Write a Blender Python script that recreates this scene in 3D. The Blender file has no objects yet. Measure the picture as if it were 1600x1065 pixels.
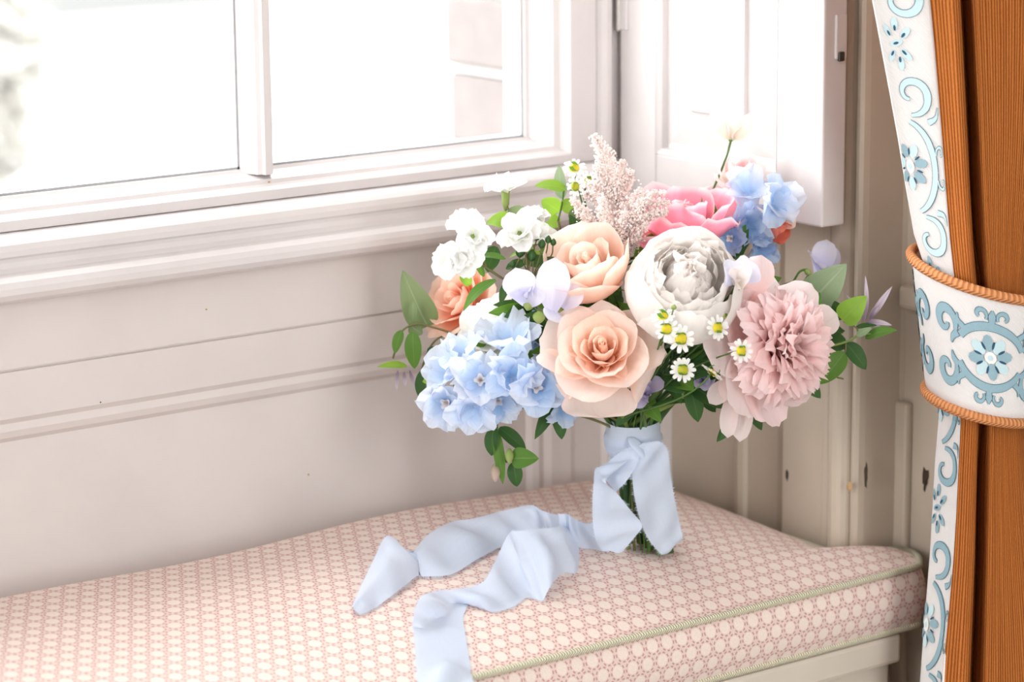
import bpy, bmesh, math, random
import numpy as np
from mathutils import Vector, Matrix

random.seed(7)
rng = np.random.default_rng(7)
SC = bpy.context.scene
COL = SC.collection

# ------------------------------------------------------------------ camera
FPX, CX, CY = 4520.0, 800.0, 532.5
_p, _r, _a = math.radians(12.0), math.radians(0.47), math.radians(53.0)
FW = Vector((math.cos(_a) * math.cos(_p), math.sin(_a) * math.cos(_p), -math.sin(_p)))
_R0 = Vector((math.sin(_a), -math.cos(_a), 0))
_U0 = _R0.cross(FW)
RT = math.cos(_r) * _R0 - math.sin(_r) * _U0
UP = math.sin(_r) * _R0 + math.cos(_r) * _U0
CAM = Vector((-1.46846811, -1.76298327, 1.16543891))
cam_d = bpy.data.cameras.new('camera')
cam = bpy.data.objects.new('camera', cam_d)
COL.objects.link(cam)
cam.matrix_world = Matrix(((RT.x, UP.x, -FW.x, CAM.x), (RT.y, UP.y, -FW.y, CAM.y), (RT.z, UP.z, -FW.z, CAM.z), (0, 0, 0, 1)))
cam_d.sensor_width = 36.0
cam_d.lens = FPX * 36.0 / 1600.0
cam_d.clip_start = 0.05
cam_d.clip_end = 200
cam_d.dof.use_dof = True
cam_d.dof.focus_distance = 2.29
cam_d.dof.aperture_fstop = 4.8
SC.camera = cam

# ------------------------------------------------------------------ sky, exposure
SKY = 9.5
w = bpy.data.worlds.new('overcast_sky')
SC.world = w
w.use_nodes = True
w.node_tree.nodes['Background'].inputs[0].default_value = (1.0, 0.992, 0.992, 1)
w.node_tree.nodes['Background'].inputs[1].default_value = SKY
SC.view_settings.view_transform = 'Standard'
SC.view_settings.look = 'None'
SC.view_settings.gamma = 1.0
SC.view_settings.use_curve_mapping = False
SC.view_settings.exposure = 0.02
SC.cycles.max_bounces = 9
SC.cycles.diffuse_bounces = 7
SC.cycles.transparent_max_bounces = 16
SC.cycles.sample_clamp_indirect = 6.0
SC.cycles.adaptive_threshold = 0.03


def portal(name, loc, rot, sx, sy):
    l = bpy.data.lights.new(name, 'AREA')
    l.shape = 'RECTANGLE'
    l.size, l.size_y = sx, sy
    l.cycles.is_portal = True
    o = bpy.data.objects.new(name, l)
    o.location, o.rotation_euler = loc, rot
    COL.objects.link(o)


# portals guide the sky light through the bay window and two added fill openings
portal('portal_bay_window', (-0.90, 0.30, 1.68), (math.radians(-90), 0, 0), 2.0, 1.78)
portal('portal_rear_fill_opening', (-0.75, -3.48, 1.45), (math.radians(90), 0, 0), 0.9, 2.1)  # unseen opening in the rear wall, added for fill from behind the camera
portal('portal_side_fill_opening', (-3.68, -1.3, 1.45), (0, math.radians(-90), 0), 2.1, 1.15)  # unseen opening in the left wall, added to brighten shutter and flowers


# ------------------------------------------------------------------ picture rays -> points in the room
def ray(px, py):
    return FW + RT * ((px - CX) / FPX) + UP * ((CY - py) / FPX)


def onz(px, py, z):
    r = ray(px, py)
    return CAM + r * ((z - CAM.z) / r.z)


def ony(px, py, y):
    r = ray(px, py)
    return CAM + r * ((y - CAM.y) / r.y)


def onx(px, py, x):
    r = ray(px, py)
    return CAM + r * ((x - CAM.x) / r.x)


def at(px, py, dd=0.0):
    """a point of the bouquet: dd metres behind (+) or before (-) its upright middle"""
    h = (862 - py) / 1900.0
    return CAM + ray(px, py) * (2.38 - 0.205 * h + dd)


def vdir(r, u, t):
    return (RT * r + UP * u - FW * t).normalized()


# ------------------------------------------------------------------ node helper
class N:
    def __init__(s, nt, sock):
        s.nt, s.s = nt, sock

    def _m(s, op, *o):
        n = s.nt.nodes.new('ShaderNodeMath')
        n.operation = op
        for i, v in enumerate((s,) + o):
            if isinstance(v, N):
                s.nt.links.new(v.s, n.inputs[i])
            else:
                n.inputs[i].default_value = v
        return N(s.nt, n.outputs[0])

    def __add__(s, o): return s._m('ADD', o)
    def __sub__(s, o): return s._m('SUBTRACT', o)
    def __mul__(s, o): return s._m('MULTIPLY', o)
    def __truediv__(s, o): return s._m('DIVIDE', o)
    def floor(s): return s._m('FLOOR')
    def round(s): return s._m('ROUND')
    def abs(s): return s._m('ABSOLUTE')
    def sqrt(s): return s._m('SQRT')
    def sin(s): return s._m('SINE')
    def atan2(s, o): return s._m('ARCTAN2', o)
    def gt(s, o): return s._m('GREATER_THAN', o)
    def lt(s, o): return s._m('LESS_THAN', o)
    def mn(s, o): return s._m('MINIMUM', o)
    def mx(s, o): return s._m('MAXIMUM', o)

    def ss(s, a, b):
        n = s.nt.nodes.new('ShaderNodeMapRange')
        n.interpolation_type = 'SMOOTHSTEP'
        s.nt.links.new(s.s, n.inputs[0])
        n.inputs[1].default_value, n.inputs[2].default_value = a, b
        return N(s.nt, n.outputs[0])


def srgb(r, g, b):
    f = lambda c: (c / 255 / 12.92) if c / 255 <= 0.04045 else ((c / 255 + 0.055) / 1.055) ** 2.4
    return (f(r), f(g), f(b), 1)


def new_mat(name):
    m = bpy.data.materials.new(name)
    m.use_nodes = True
    nt = m.node_tree
    return m, nt, nt.nodes['Principled BSDF']


def mixc(nt, fac, a, b):
    n = nt.nodes.new('ShaderNodeMix')
    n.data_type = 'RGBA'
    for sock, v in ((n.inputs[0], fac), (n.inputs[6], a), (n.inputs[7], b)):
        if isinstance(v, N):
            nt.links.new(v.s, sock)
        elif hasattr(v, 'links'):
            nt.links.new(v, sock)
        else:
            sock.default_value = v
    return n.outputs[2]


def noise(nt, scale, detail=3, vec=None, rough=0.5):
    n = nt.nodes.new('ShaderNodeTexNoise')
    n.inputs['Scale'].default_value = scale
    n.inputs['Detail'].default_value = detail
    n.inputs['Roughness'].default_value = rough
    if vec is not None:
        nt.links.new(vec, n.inputs['Vector'])
    return N(nt, n.outputs['Fac'])


def coords(nt, kind='Object'):
    n = nt.nodes.new('ShaderNodeTexCoord')
    return n.outputs[kind]


def mapping(nt, vec, scale):
    n = nt.nodes.new('ShaderNodeMapping')
    nt.links.new(vec, n.inputs[0])
    n.inputs['Scale'].default_value = scale
    return n.outputs[0]


def sep(nt, vec):
    n = nt.nodes.new('ShaderNodeSeparateXYZ')
    nt.links.new(vec, n.inputs[0])
    return [N(nt, o) for o in n.outputs]


def bump(nt, bsdf, h, strength, dist=0.001):
    b = nt.nodes.new('ShaderNodeBump')
    b.inputs['Strength'].default_value = strength
    b.inputs['Distance'].default_value = dist
    nt.links.new(h.s, b.inputs['Height'])
    nt.links.new(b.outputs[0], bsdf.inputs['Normal'])


def paint(name, col, rough=0.38, stain=0.04):
    m, nt, b = new_mat(name)
    v = coords(nt)
    n1 = noise(nt, 9, 4, v)
    n2 = noise(nt, 160, 2, v)
    dark = tuple(c * (1 - stain * 2.2) for c in col[:3]) + (1,)
    nt.links.new(mixc(nt, n1.ss(0.35, 0.75), col, dark), b.inputs['Base Color'])
    b.inputs['Roughness'].default_value = rough
    bump(nt, b, n1 * 0.2 + n2 * 0.3, 0.08, 0.0015)
    return m


def plain(name, col, rough=0.6, vary=0.15, scale=60, metal=0.0):
    m, nt, b = new_mat(name)
    n1 = noise(nt, scale, 3, coords(nt))
    dark = tuple(c * (1 - vary) for c in col[:3]) + (1,)
    nt.links.new(mixc(nt, n1, col, dark), b.inputs['Base Color'])
    b.inputs['Roughness'].default_value = rough
    b.inputs['Metallic'].default_value = metal
    return m


def thin(name, base, tip, trans=0.4, mid=None, g0=0.05, g1=0.8, rough=0.55, vein=0.08, edge=None, tcol=None, veinscale=(26, 2.2, 1)):
    """petal or leaf: colour runs from the base to the rim; light passes through it"""
    m, nt, b = new_mat(name)
    uv = coords(nt, 'UV')
    u, v, _ = sep(nt, uv)
    col = mixc(nt, v.ss(g0, g1), base, tip)
    if edge is not None:
        rim = (u - 0.5).abs().ss(0.38, 0.5).mx(v.ss(0.86, 1.0))
        col = mixc(nt, rim * 0.75, col, edge)
    if mid is not None:
        rib = (u - 0.5).abs().ss(0.0, 0.045)
        col = mixc(nt, rib, mid, col)
    vv = mapping(nt, uv, veinscale)
    vn = noise(nt, 1.0, 2, vv)
    hsv = nt.nodes.new('ShaderNodeHueSaturation')
    nt.links.new(col, hsv.inputs['Color'])
    nt.links.new(((vn - 0.5) * (vein * 2.0) + 1.0).s, hsv.inputs['Value'])
    col = hsv.outputs[0]
    nt.links.new(col, b.inputs['Base Color'])
    b.inputs['Roughness'].default_value = rough
    b.inputs['Specular IOR Level'].default_value = 0.25
    bump(nt, b, vn, 0.35, 0.0012)
    tr = nt.nodes.new('ShaderNodeBsdfTranslucent')
    if tcol:
        tr.inputs[0].default_value = tcol
    else:
        nt.links.new(col, tr.inputs[0])
    mx = nt.nodes.new('ShaderNodeMixShader')
    mx.inputs[0].default_value = trans
    nt.links.new(b.outputs[0], mx.inputs[1])
    nt.links.new(tr.outputs[0], mx.inputs[2])
    nt.links.new(mx.outputs[0], nt.nodes['Material Output'].inputs[0])
    return m


# ------------------------------------------------------------------ mesh helpers
def mesh(name, verts, faces, mat, parent=None, uv=None, smooth=True):
    me = bpy.data.meshes.new(name)
    me.from_pydata([tuple(v) for v in verts], [], faces)
    if uv is not None:
        lay = me.uv_layers.new(name='UVMap')
        li = np.empty(len(me.loops), dtype=np.int32)
        me.loops.foreach_get('vertex_index', li)
        lay.data.foreach_set('uv', np.asarray(uv, dtype=np.float32)[li].ravel())
    if smooth:
        me.polygons.foreach_set('use_smooth', [True] * len(me.polygons))
    me.materials.append(mat)
    me.update()
    o = bpy.data.objects.new(name, me)
    COL.objects.link(o)
    if parent is not None:
        o.parent = parent
    return o


def tag(o, label, cat, group=None, kind=None):
    o['label'] = label
    if cat:
        o['category'] = cat
    if group:
        o['group'] = group
    if kind:
        o['kind'] = kind
    return o


def struct(o, label=None):
    o['kind'] = 'structure'
    if label:
        o['label'] = label
    return o


def empty(name, loc=(0, 0, 0), parent=None):
    o = bpy.data.objects.new(name, None)
    o.empty_display_size = 0.02
    o.location = loc
    COL.objects.link(o)
    if parent is not None:
        o.parent = parent
    return o


def grid_faces(nr, nc, closed=False):
    f = []
    for i in range(nr - 1):
        for j in range(nc if closed else nc - 1):
            k = (j + 1) % nc
            f.append((i * nc + j, i * nc + k, (i + 1) * nc + k, (i + 1) * nc + j))
    return f


def box(name, a, b, mat, parent=None, bev=0.0, seg=2):
    bm = bmesh.new()
    bmesh.ops.create_cube(bm, size=1)
    for v in bm.verts:
        v.co = Vector(((a[i] + b[i]) / 2 + v.co[i] * (b[i] - a[i]) for i in range(3)))
    if bev > 0:
        bmesh.ops.bevel(bm, geom=bm.edges[:], offset=bev, segments=seg, affect='EDGES', profile=0.5)
    me = bpy.data.meshes.new(name)
    bm.to_mesh(me)
    bm.free()
    me.materials.append(mat)
    o = bpy.data.objects.new(name, me)
    COL.objects.link(o)
    if parent is not None:
        o.parent = parent
    return o


def extrude(name, prof, axis, a, b, mat, parent=None, smooth=False):
    """closed profile swept along an axis; prof holds the two other coordinates in axis order"""
    n = len(prof)
    vs = []
    for e in (a, b):
        for p in prof:
            q = list(p)
            q.insert(axis, e)
            vs.append(q)
    fs = [(i, (i + 1) % n, n + (i + 1) % n, n + i) for i in range(n)]
    fs += [tuple(range(n))[::-1], tuple(range(n, 2 * n))]
    o = mesh(name, vs, fs, mat, parent, smooth=False)
    bm = bmesh.new()
    bm.from_mesh(o.data)
    bmesh.ops.recalc_face_normals(bm, faces=bm.faces[:])
    bm.to_mesh(o.data)
    bm.free()
    return o


def catmull(pts, n):
    pts = [np.array(p, dtype=float) for p in pts]
    P = [2 * pts[0] - pts[1]] + pts + [2 * pts[-1] - pts[-2]]
    out = []
    for i in range(1, len(P) - 2):
        for k in range(n):
            t = k / n
            a, b, c, d = P[i - 1], P[i], P[i + 1], P[i + 2]
            out.append(0.5 * ((2 * b) + (-a + c) * t + (2 * a - 5 * b + 4 * c - d) * t * t + (-a + 3 * b - 3 * c + d) * t ** 3))
    out.append(pts[-1])
    return out


def tube_data(path, rad, sides=6, cap=True):
    path = [Vector(p) for p in path]
    n = len(path)
    vs, uv = [], []
    up = Vector((0.13, 0.31, 0.94))
    for i, p in enumerate(path):
        t = (path[min(i + 1, n - 1)] - path[max(i - 1, 0)]).normalized()
        x = t.cross(up)
        if x.length < 1e-4:
            x = t.cross(Vector((1, 0, 0)))
        x.normalize()
        y = x.cross(t).normalized()
        up = y if i else up
        r = rad[i] if hasattr(rad, '__len__') else rad
        for k in range(sides):
            a = 2 * math.pi * k / sides
            vs.append(p + x * (r * math.cos(a)) + y * (r * math.sin(a)))
            uv.append((k / sides, i / max(1, n - 1)))
        up = y
    fs = grid_faces(n, sides, True)
    if cap:
        fs.append(tuple(range(sides))[::-1])
        fs.append(tuple(range((n - 1) * sides, n * sides)))
    return vs, fs, uv


def tube(name, path, rad, mat, parent=None, sides=6, inv=None):
    vs, fs, uv = tube_data(path, rad, sides)
    if inv is not None:
        vs = [inv @ v for v in vs]
    return mesh(name, vs, fs, mat, parent, uv)


# ------------------------------------------------------------------ materials
M_WHITE = paint('white_gloss_paint', (0.655, 0.62, 0.615, 1), 0.33)
M_CREAM = paint('cream_wall_paint', (0.505, 0.435, 0.352, 1), 0.42, 0.05)
M_SEAT = paint('lit_cream_seat_paint', (0.64, 0.575, 0.485, 1), 0.42, 0.05)  # same cream paint as the wall, lightened where light falls on the seat front
M_APRON = paint('warm_white_panel_paint', (0.64, 0.595, 0.573, 1), 0.4, 0.03)
M_ROOM = paint('pale_room_paint', (0.74, 0.73, 0.72, 1), 0.7)
M_FLOORMAT = plain('grey_beige_carpet', (0.44, 0.41, 0.38, 1), 0.5, 0.3, 12)
M_CHIP = plain('bare_dark_wood', (0.055, 0.035, 0.02, 1), 0.8, 0.4, 300)
M_CHIP2 = plain('chipped_ochre_undercoat', (0.55, 0.36, 0.17, 1), 0.8, 0.3, 300)
M_BRASS = plain('aged_painted_metal', (0.55, 0.53, 0.49, 1), 0.35, 0.2, 200, 0.4)
M_IRON = plain('dark_steel', (0.12, 0.12, 0.12, 1), 0.35, 0.3, 200, 0.9)
M_PUTTY = plain('grey_glazing_putty', (0.38, 0.39, 0.40, 1), 0.6, 0.2, 90)


def fabric_mat():
    m, nt, b = new_mat('pink_ring_print_cotton')
    u, v, _ = sep(nt, coords(nt, 'UV'))
    a = 0.0150
    hx, hy = a, a * math.sqrt(3)
    wob = noise(nt, 60, 2, coords(nt, 'UV'))
    u = u + (wob - 0.5) * 0.0012

    def cell(ox, oy):
        x = u / hx + ox
        y = v / hy + oy
        fx = (x - x.round()) * hx
        fy = (y - y.round()) * hy
        return fx, fy, (fx * fx + fy * fy).sqrt()

    x1, y1, d1 = cell(0, 0)
    x2, y2, d2 = cell(0.5, 0.5)
    sel = d1.lt(d2)
    inv = sel * -1.0 + 1.0
    x = x1 * sel + x2 * inv
    y = y1 * sel + y2 * inv
    d = d1.mn(d2)
    ang = y.atan2(x)
    dots = ((ang * 9.0).sin() * 0.5 + 0.5).ss(0.18, 0.62)
    ring = (d - 0.0064).abs().ss(0.00095, 0.0003)
    n = noise(nt, 700, 2, coords(nt, 'UV'))
    disc = d.ss(0.0052, 0.0046)
    ground = srgb(217, 196, 188)
    c = mixc(nt, disc * 0.85, ground, srgb(227, 213, 203))
    c = mixc(nt, ring * dots * 0.85, c, srgb(182, 128, 122))
    h = nt.nodes.new('ShaderNodeHueSaturation')
    nt.links.new(c, h.inputs['Color'])
    nt.links.new((n * 0.24 + 0.88).s, h.inputs['Value'])
    nt.links.new(h.outputs[0], b.inputs['Base Color'])
    b.inputs['Roughness'].default_value = 0.85
    b.inputs['Specular IOR Level'].default_value = 0.2
    bump(nt, b, n, 0.4, 0.0006)
    return m


M_FABRIC = fabric_mat()


def cord_mat(name, col, dark, freq):
    m, nt, b = new_mat(name)
    u, v, _ = sep(nt, coords(nt, 'UV'))
    s = ((v * freq + u * 6.2832) .sin() * 0.5 + 0.5)
    nt.links.new(mixc(nt, s.ss(0.0, 0.5), dark, col), b.inputs['Base Color'])
    b.inputs['Roughness'].default_value = 0.8
    bump(nt, b, s, 0.8, 0.0012)
    return m


M_PIPING = cord_mat('sage_piping_cord', srgb(214, 209, 184), srgb(196, 190, 165), 9000)
M_ROPE = cord_mat('orange_rope_edge', srgb(206, 140, 88), srgb(176, 104, 56), 560)


def curtain_mat():
    m, nt, b = new_mat('burnt_orange_ribbed_cloth')
    uv = coords(nt, 'UV')
    u, v, _ = sep(nt, uv)
    ph = noise(nt, 1.0, 2, mapping(nt, uv, (260, 5, 1)))
    rib_ = (u * 2100.0 + ph * 5.0).sin() * 0.5 + 0.5
    streak = noise(nt, 1.0, 3, mapping(nt, uv, (330, 6, 1)), 0.7)
    n1 = rib_ * 0.45 + streak * 0.55
    n2 = noise(nt, 1.0, 2, mapping(nt, uv, (1100, 420, 1)))
    c = mixc(nt, n1.ss(0.25, 0.75), srgb(132, 68, 22), srgb(186, 112, 54))
    h = nt.nodes.new('ShaderNodeHueSaturation')
    nt.links.new(c, h.inputs['Color'])
    nt.links.new((n2 * 0.5 + 0.75).s, h.inputs['Value'])
    nt.links.new(h.outputs[0], b.inputs['Base Color'])
    b.inputs['Roughness'].default_value = 0.85
    b.inputs['Specular IOR Level'].default_value = 0.15
    bump(nt, b, n1 * 0.6 + n2 * 0.4, 0.8, 0.002)
    return m


def twill_mat(name, col):
    m, nt, b = new_mat(name)
    u, v, _ = sep(nt, coords(nt, 'UV'))
    s = ((u * 1.0 + v * 1.0) * 2600.0).sin() * 0.5 + 0.5
    n = noise(nt, 500, 2, coords(nt, 'UV'))
    dk = tuple(c * 0.9 for c in col[:3]) + (1,)
    nt.links.new(mixc(nt, s * 0.6 + n * 0.4, col, dk), b.inputs['Base Color'])
    b.inputs['Roughness'].default_value = 0.85
    b.inputs['Specular IOR Level'].default_value = 0.15
    bump(nt, b, s * 0.5 + n * 0.5, 0.35, 0.0006)
    return m


M_ORANGE = curtain_mat()
M_TWILL = twill_mat('white_twill', (0.72, 0.70, 0.69, 1))
M_THREAD_DK = plain('dark_teal_thread', srgb(84, 132, 146), 0.8, 0.3, 900)
M_THREAD_MID = plain('slate_blue_thread', srgb(146, 178, 190), 0.8, 0.25, 900)
M_THREAD_LT = plain('pale_aqua_thread', srgb(196, 222, 228), 0.8, 0.2, 900)
M_THREAD_WH = plain('white_thread', srgb(232, 234, 232), 0.8, 0.1, 900)
M_THREAD_NV = plain('navy_thread', srgb(40, 86, 112), 0.8, 0.3, 900)


def glass_mat():
    m = bpy.data.materials.new('window_glass')
    m.use_nodes = True
    nt = m.node_tree
    nt.nodes.remove(nt.nodes['Principled BSDF'])
    t = nt.nodes.new('ShaderNodeBsdfTransparent')
    t.inputs[0].default_value = (0.97, 0.985, 0.985, 1)
    g = nt.nodes.new('ShaderNodeBsdfGlossy')
    g.inputs['Roughness'].default_value = 0.02
    lw = nt.nodes.new('ShaderNodeLayerWeight')
    lw.inputs[0].default_value = 0.5
    fr = N(nt, lw.outputs['Facing'])._m('POWER', 5.0) * 0.9 + 0.03
    mx = nt.nodes.new('ShaderNodeMixShader')
    nt.links.new(fr.s, mx.inputs[0])
    nt.links.new(t.outputs[0], mx.inputs[1])
    nt.links.new(g.outputs[0], mx.inputs[2])
    nt.links.new(mx.outputs[0], nt.nodes['Material Output'].inputs[0])
    return m


M_GLASS = glass_mat()

# ================================================================== THE ROOM
XE = 0.2450         # plain end of the return wall, set back past the post
XR = 0.205          # lower panelling of the return wall
# under-window wall: panel field, bead, rail, joint, then the sill nosing and fascia
aprof = [(0.34, 0.0), (0.228, 0.0), (0.228, 0.6215), (0.2245, 0.6255), (0.2225, 0.631), (0.2235, 0.637), (0.2205, 0.6415), (0.2195, 0.6785),
         (0.2218, 0.679), (0.2218, 0.6803), (0.2188, 0.681), (0.2185, 0.733), (0.34, 0.733)]
wall_back = struct(extrude('wall_back', aprof, 0, -2.1, 0.24, M_APRON), 'white painted panelled wall under the window')
# vertical panel mould near the corner
pm = [(0.046, 0.2281), (0.050, 0.2235), (0.056, 0.2215), (0.062, 0.2225), (0.069, 0.2195), (0.090, 0.219), (0.096, 0.2205), (0.126, 0.2205),
      (0.131, 0.2170), (0.145, 0.2165), (0.150, 0.2195), (0.209, 0.2195), (0.209, 0.2281)]
o = extrude('panel_stile', pm, 2, 0.40, 0.634, M_APRON, wall_back)
struct(box('wall_left_pier', (-2.3, -0.1, 0), (-2.05, 0.34, 2.75), M_APRON))
# window sill
sprof = [(0.34, 0.7335), (0.214, 0.7335), (0.210, 0.7355), (0.198, 0.7375), (0.1925, 0.7405), (0.1893, 0.745), (0.189, 0.750), (0.191, 0.7545),
         (0.196, 0.7578), (0.203, 0.7595), (0.2075, 0.7625), (0.2085, 0.7665), (0.2075, 0.7695), (0.2045, 0.7715), (0.2042, 0.7760), (0.2060, 0.7805),
         (0.2105, 0.7838), (0.2165, 0.7862), (0.34, 0.7875)]
struct(extrude('trim_1', sprof, 0, -2.1, 0.168, M_WHITE), 'white moulded window sill below the sash')
# paint nicks on the sill
def chip(px, py, plane, val, sx, sz, mat, parent, ax):
    p = {'x': onx, 'y': ony}[plane](px, py, val)
    n = 13
    vs = []
    for lay, k in ((0, 1.0), (1, 0.72)):
        for i in range(n):
            a = 2 * math.pi * i / n
            r = (0.45 + 0.75 * random.random()) * k
            if plane == 'x':
                vs.append((val - 0.0009 * lay + 0.0002, p.y + sx * math.cos(a) * r, p.z + sz * math.sin(a) * r))
            else:
                vs.append((p.x + sx * math.cos(a) * r, val - 0.0009 * lay + 0.0002, p.z + sz * math.sin(a) * r))
    fs = [(i, (i + 1) % n, n + (i + 1) % n, n + i) for i in range(n)] + [tuple(range(n, 2 * n))]
    return mesh('paint_chip', vs, fs, mat, parent)


chip(482, 741, 'y', 0.228, 0.0013, 0.0011, M_CHIP2, wall_back, 0)
chip(322, 483, 'y', 0.2188, 0.0014, 0.001, M_CHIP2, wall_back, 0)
chip(157, 628, 'y', 0.2205, 0.0008, 0.0006, M_CHIP, wall_back, 0)

# ---- window_1: sash with three panes across, four up
win = struct(empty('window_1', (-0.35, 0.26, 0.79)), 'white sash window with glazing bars')
W0 = Vector((-0.35, 0.26, 0.79))
GLY = 0.264


def wbox(name, a, b, mat, bev=0.0, parent=win):
    return box(name, [a[i] - W0[i] for i in range(3)], [b[i] - W0[i] for i in range(3)], mat, parent, bev)


def wext(name, prof, axis, a, b, mat, parent=win):
    oth = [i for i in range(3) if i != axis]
    pr = [(p[0] - W0[oth[0]], p[1] - W0[oth[1]]) for p in prof]
    return extrude(name, pr, axis, a - W0[axis], b - W0[axis], mat, parent)


xg0, xg1 = -1.900, 0.072
PW = 0.2665
bars = [-0.209 - k * (PW + 0.0165) for k in range(6)]
# bottom rail: flat face, then stepped ovolo to the glass
wext('bottom_rail', [(0.29, 0.787), (0.2285, 0.787), (0.2275, 0.7952), (0.2300, 0.7966), (0.2345, 0.7972), (0.2375, 0.7990), (0.2395, 0.8022),
                     (0.2440, 0.8030), (0.2520, 0.8050), (0.2570, 0.8068), (0.2590, 0.8092), (0.29, 0.8092)], 0, -1.96, 0.128, M_WHITE)
zt = 2.55
wext('stile', [(0.128, 0.29), (0.128, 0.2285), (0.0985, 0.2275), (0.0970, 0.2300), (0.0962, 0.2345), (0.0940, 0.2375), (0.0880, 0.2395), (0.0868, 0.2440),
               (0.0800, 0.2520), (0.0762, 0.2590), (0.0730, 0.2600), (0.0715, 0.2625), (0.0715, 0.29)], 2, 0.795, zt, M_WHITE)
wext('stile', [(-1.96, 0.29), (-1.96, 0.2285), (-1.93, 0.2275), (-1.927, 0.2345), (-1.92, 0.2395), (-1.91, 0.2520), (-1.90, 0.2625), (-1.90, 0.29)], 2, 0.795, zt, M_WHITE)
for bx in bars:
    h = 0.0137
    pr = [(-h, 0.262), (-h, 0.2575), (-h * 0.86, 0.2555), (-h * 0.62, 0.2480), (-h * 0.55, 0.2440), (-h * 0.30, 0.2420), (-h * 0.24, 0.2385),
          (h * 0.24, 0.2385), (h * 0.30, 0.2420), (h * 0.55, 0.2440), (h * 0.62, 0.2480), (h * 0.86, 0.2555), (h, 0.2575), (h, 0.262), (h, 0.285), (-h, 0.285)]
    wext('glazing_bar', [(bx + a, b) for a, b in pr], 2, 0.806, zt, M_WHITE)
zrows = [0.809, 1.24, 1.68, 2.12, 2.55]
for z in zrows[1:-1]:
    wext('glazing_bar', [(0.262, z - 0.013), (0.2480, z - 0.008), (0.2385, z - 0.004), (0.2385, z + 0.004), (0.2480, z + 0.008), (0.262, z + 0.013), (0.285, z + 0.013), (0.285, z - 0.013)],
         0, xg0, xg1, M_WHITE)
wbox('top_rail', (-1.96, 0.228, 2.55), (0.128, 0.29, 2.61), M_WHITE, 0.003)
xs = [(bars[0] + 0.0137, xg1)] + [(bars[k + 1] + 0.0137, bars[k] - 0.0137) for k in range(5)] + [(xg0, bars[5] - 0.0137)]
for (xa, xb) in xs:
    for k in range(4):
        za, zb = zrows[k] + (0 if k == 0 else 0.013), zrows[k + 1] - (0.013 if k < 3 else 0)
        g = wbox('pane', (xa, GLY, za), (xb, GLY + 0.003, zb), M_GLASS)
        if k == 0:
            for nm, a, b in (('putty_line', (xa, GLY - 0.0016, za), (xb, GLY, za + 0.0022)),
                             ('putty_line', (xb - 0.0018, GLY - 0.0016, za), (xb, GLY, zb)),
                             ('putty_line', (xa, GLY - 0.0016, za), (xa + 0.0013, GLY, zb))):
                wbox(nm, a, b, M_PUTTY)
# little bare spot at the foot of the glazing bar
chip(420, 285, 'y', 0.2384, 0.0014, 0.0022, M_CHIP2, None, 0).name = 'paint_chip'
pc = bpy.data.objects['paint_chip.003'] if 'paint_chip.003' in bpy.data.objects else None
if pc:
    pc.parent = win
    pc.location = -W0
# jamb lining between sash and shutter
jp = [(0.128, 0.33), (0.128, 0.232), (0.130, 0.2235), (0.134, 0.2205), (0.139, 0.2205), (0.142, 0.2245), (0.1435, 0.2295), (0.159, 0.2305), (0.1595, 0.2265), (0.170, 0.2265), (0.170, 0.33)]
struct(extrude('trim_2', jp, 2, 0.7865, 2.65, M_WHITE), 'white window jamb beside the folded shutter')
struct(box('trim_3', (-2.02, 0.2265, 0.7865), (-1.96, 0.33, 2.65), M_WHITE), 'white window jamb on the far side')
struct(box('wall_over_window', (-2.1, 0.21, 2.61), (0.24, 0.34, 2.76), M_ROOM))

# ---- return wall with the folded shutter
rp = [(0.34, 0.26), (XR + 0.004, 0.26), (XR + 0.004, 0.1300), (XR, 0.1272), (XR - 0.0020, 0.1240), (XR - 0.0035, 0.1190), (XR - 0.0020, 0.1135),
      (XR + 0.0015, 0.1115), (XR + 0.0015, 0.0720), (XR + 0.005, 0.0680), (XR + 0.005, 0.0600), (XR - 0.007, 0.0560), (XR - 0.007, 0.004), (0.34, 0.004)]
wr = struct(extrude('wall_right', rp, 2, 0.0, 0.7515, M_CREAM), 'cream panelled return wall below the shutter')
box('ledge', (XR - 0.012, -0.004, 0.7515), (0.30, 0.222, 0.757), M_CREAM, wr, 0.0015)
# corner post: fillet, round bead, fillet, then the plain end of the wall
pp = [(0.34, 0.004), (XR - 0.0085, 0.004), (XR - 0.010, 0.002), (XR - 0.010, -0.003), (XR - 0.0085, -0.0052)]
for k in range(0, 9):
    a = math.pi * k / 8
    pp.append((XR - 0.006 - 0.0115 * math.sin(a), -0.0175 + 0.0112 * math.cos(a)))
pp += [(XR - 0.0065, -0.0305), (XR - 0.009, -0.0320), (XR - 0.0095, -0.0365), (XR - 0.007, -0.0390), (XR - 0.0015, -0.0405), (XR + 0.036, -0.0425), (XE, -0.0445), (XE, -0.125), (0.34, -0.125)]
wp = struct(extrude('wall_right_post', pp, 2, 0.0, 2.75, M_CREAM), 'cream painted corner post with a round bead')
box('panel_mould', (XE - 0.008, -0.0560, 0.30), (XE + 0.001, -0.0400, 0.600), M_CREAM, wp, 0.003)
box('dado_rail', (XE - 0.012, -0.112, 0.682), (XE + 0.001, -0.046, 0.702), M_CREAM, wp, 0.004)
struct(box('wall_shutter_recess', (0.310, 0.004, 0.757), (0.34, 0.26, 2.75), M_CREAM))
chip(1230, 742, 'x', XR - 0.007, 0.0020, 0.0070, M_CHIP, wr, 0)
chip(1301, 745, 'x', XR - 0.0100, 0.0020, 0.0120, M_CHIP, wp, 0)
chip(1353, 744, 'x', XR - 0.0093, 0.0026, 0.0110, M_CHIP, wp, 0)
chip(1327, 762, 'x', XR - 0.0170, 0.0030, 0.0055, M_CHIP2, wp, 0)
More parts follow.
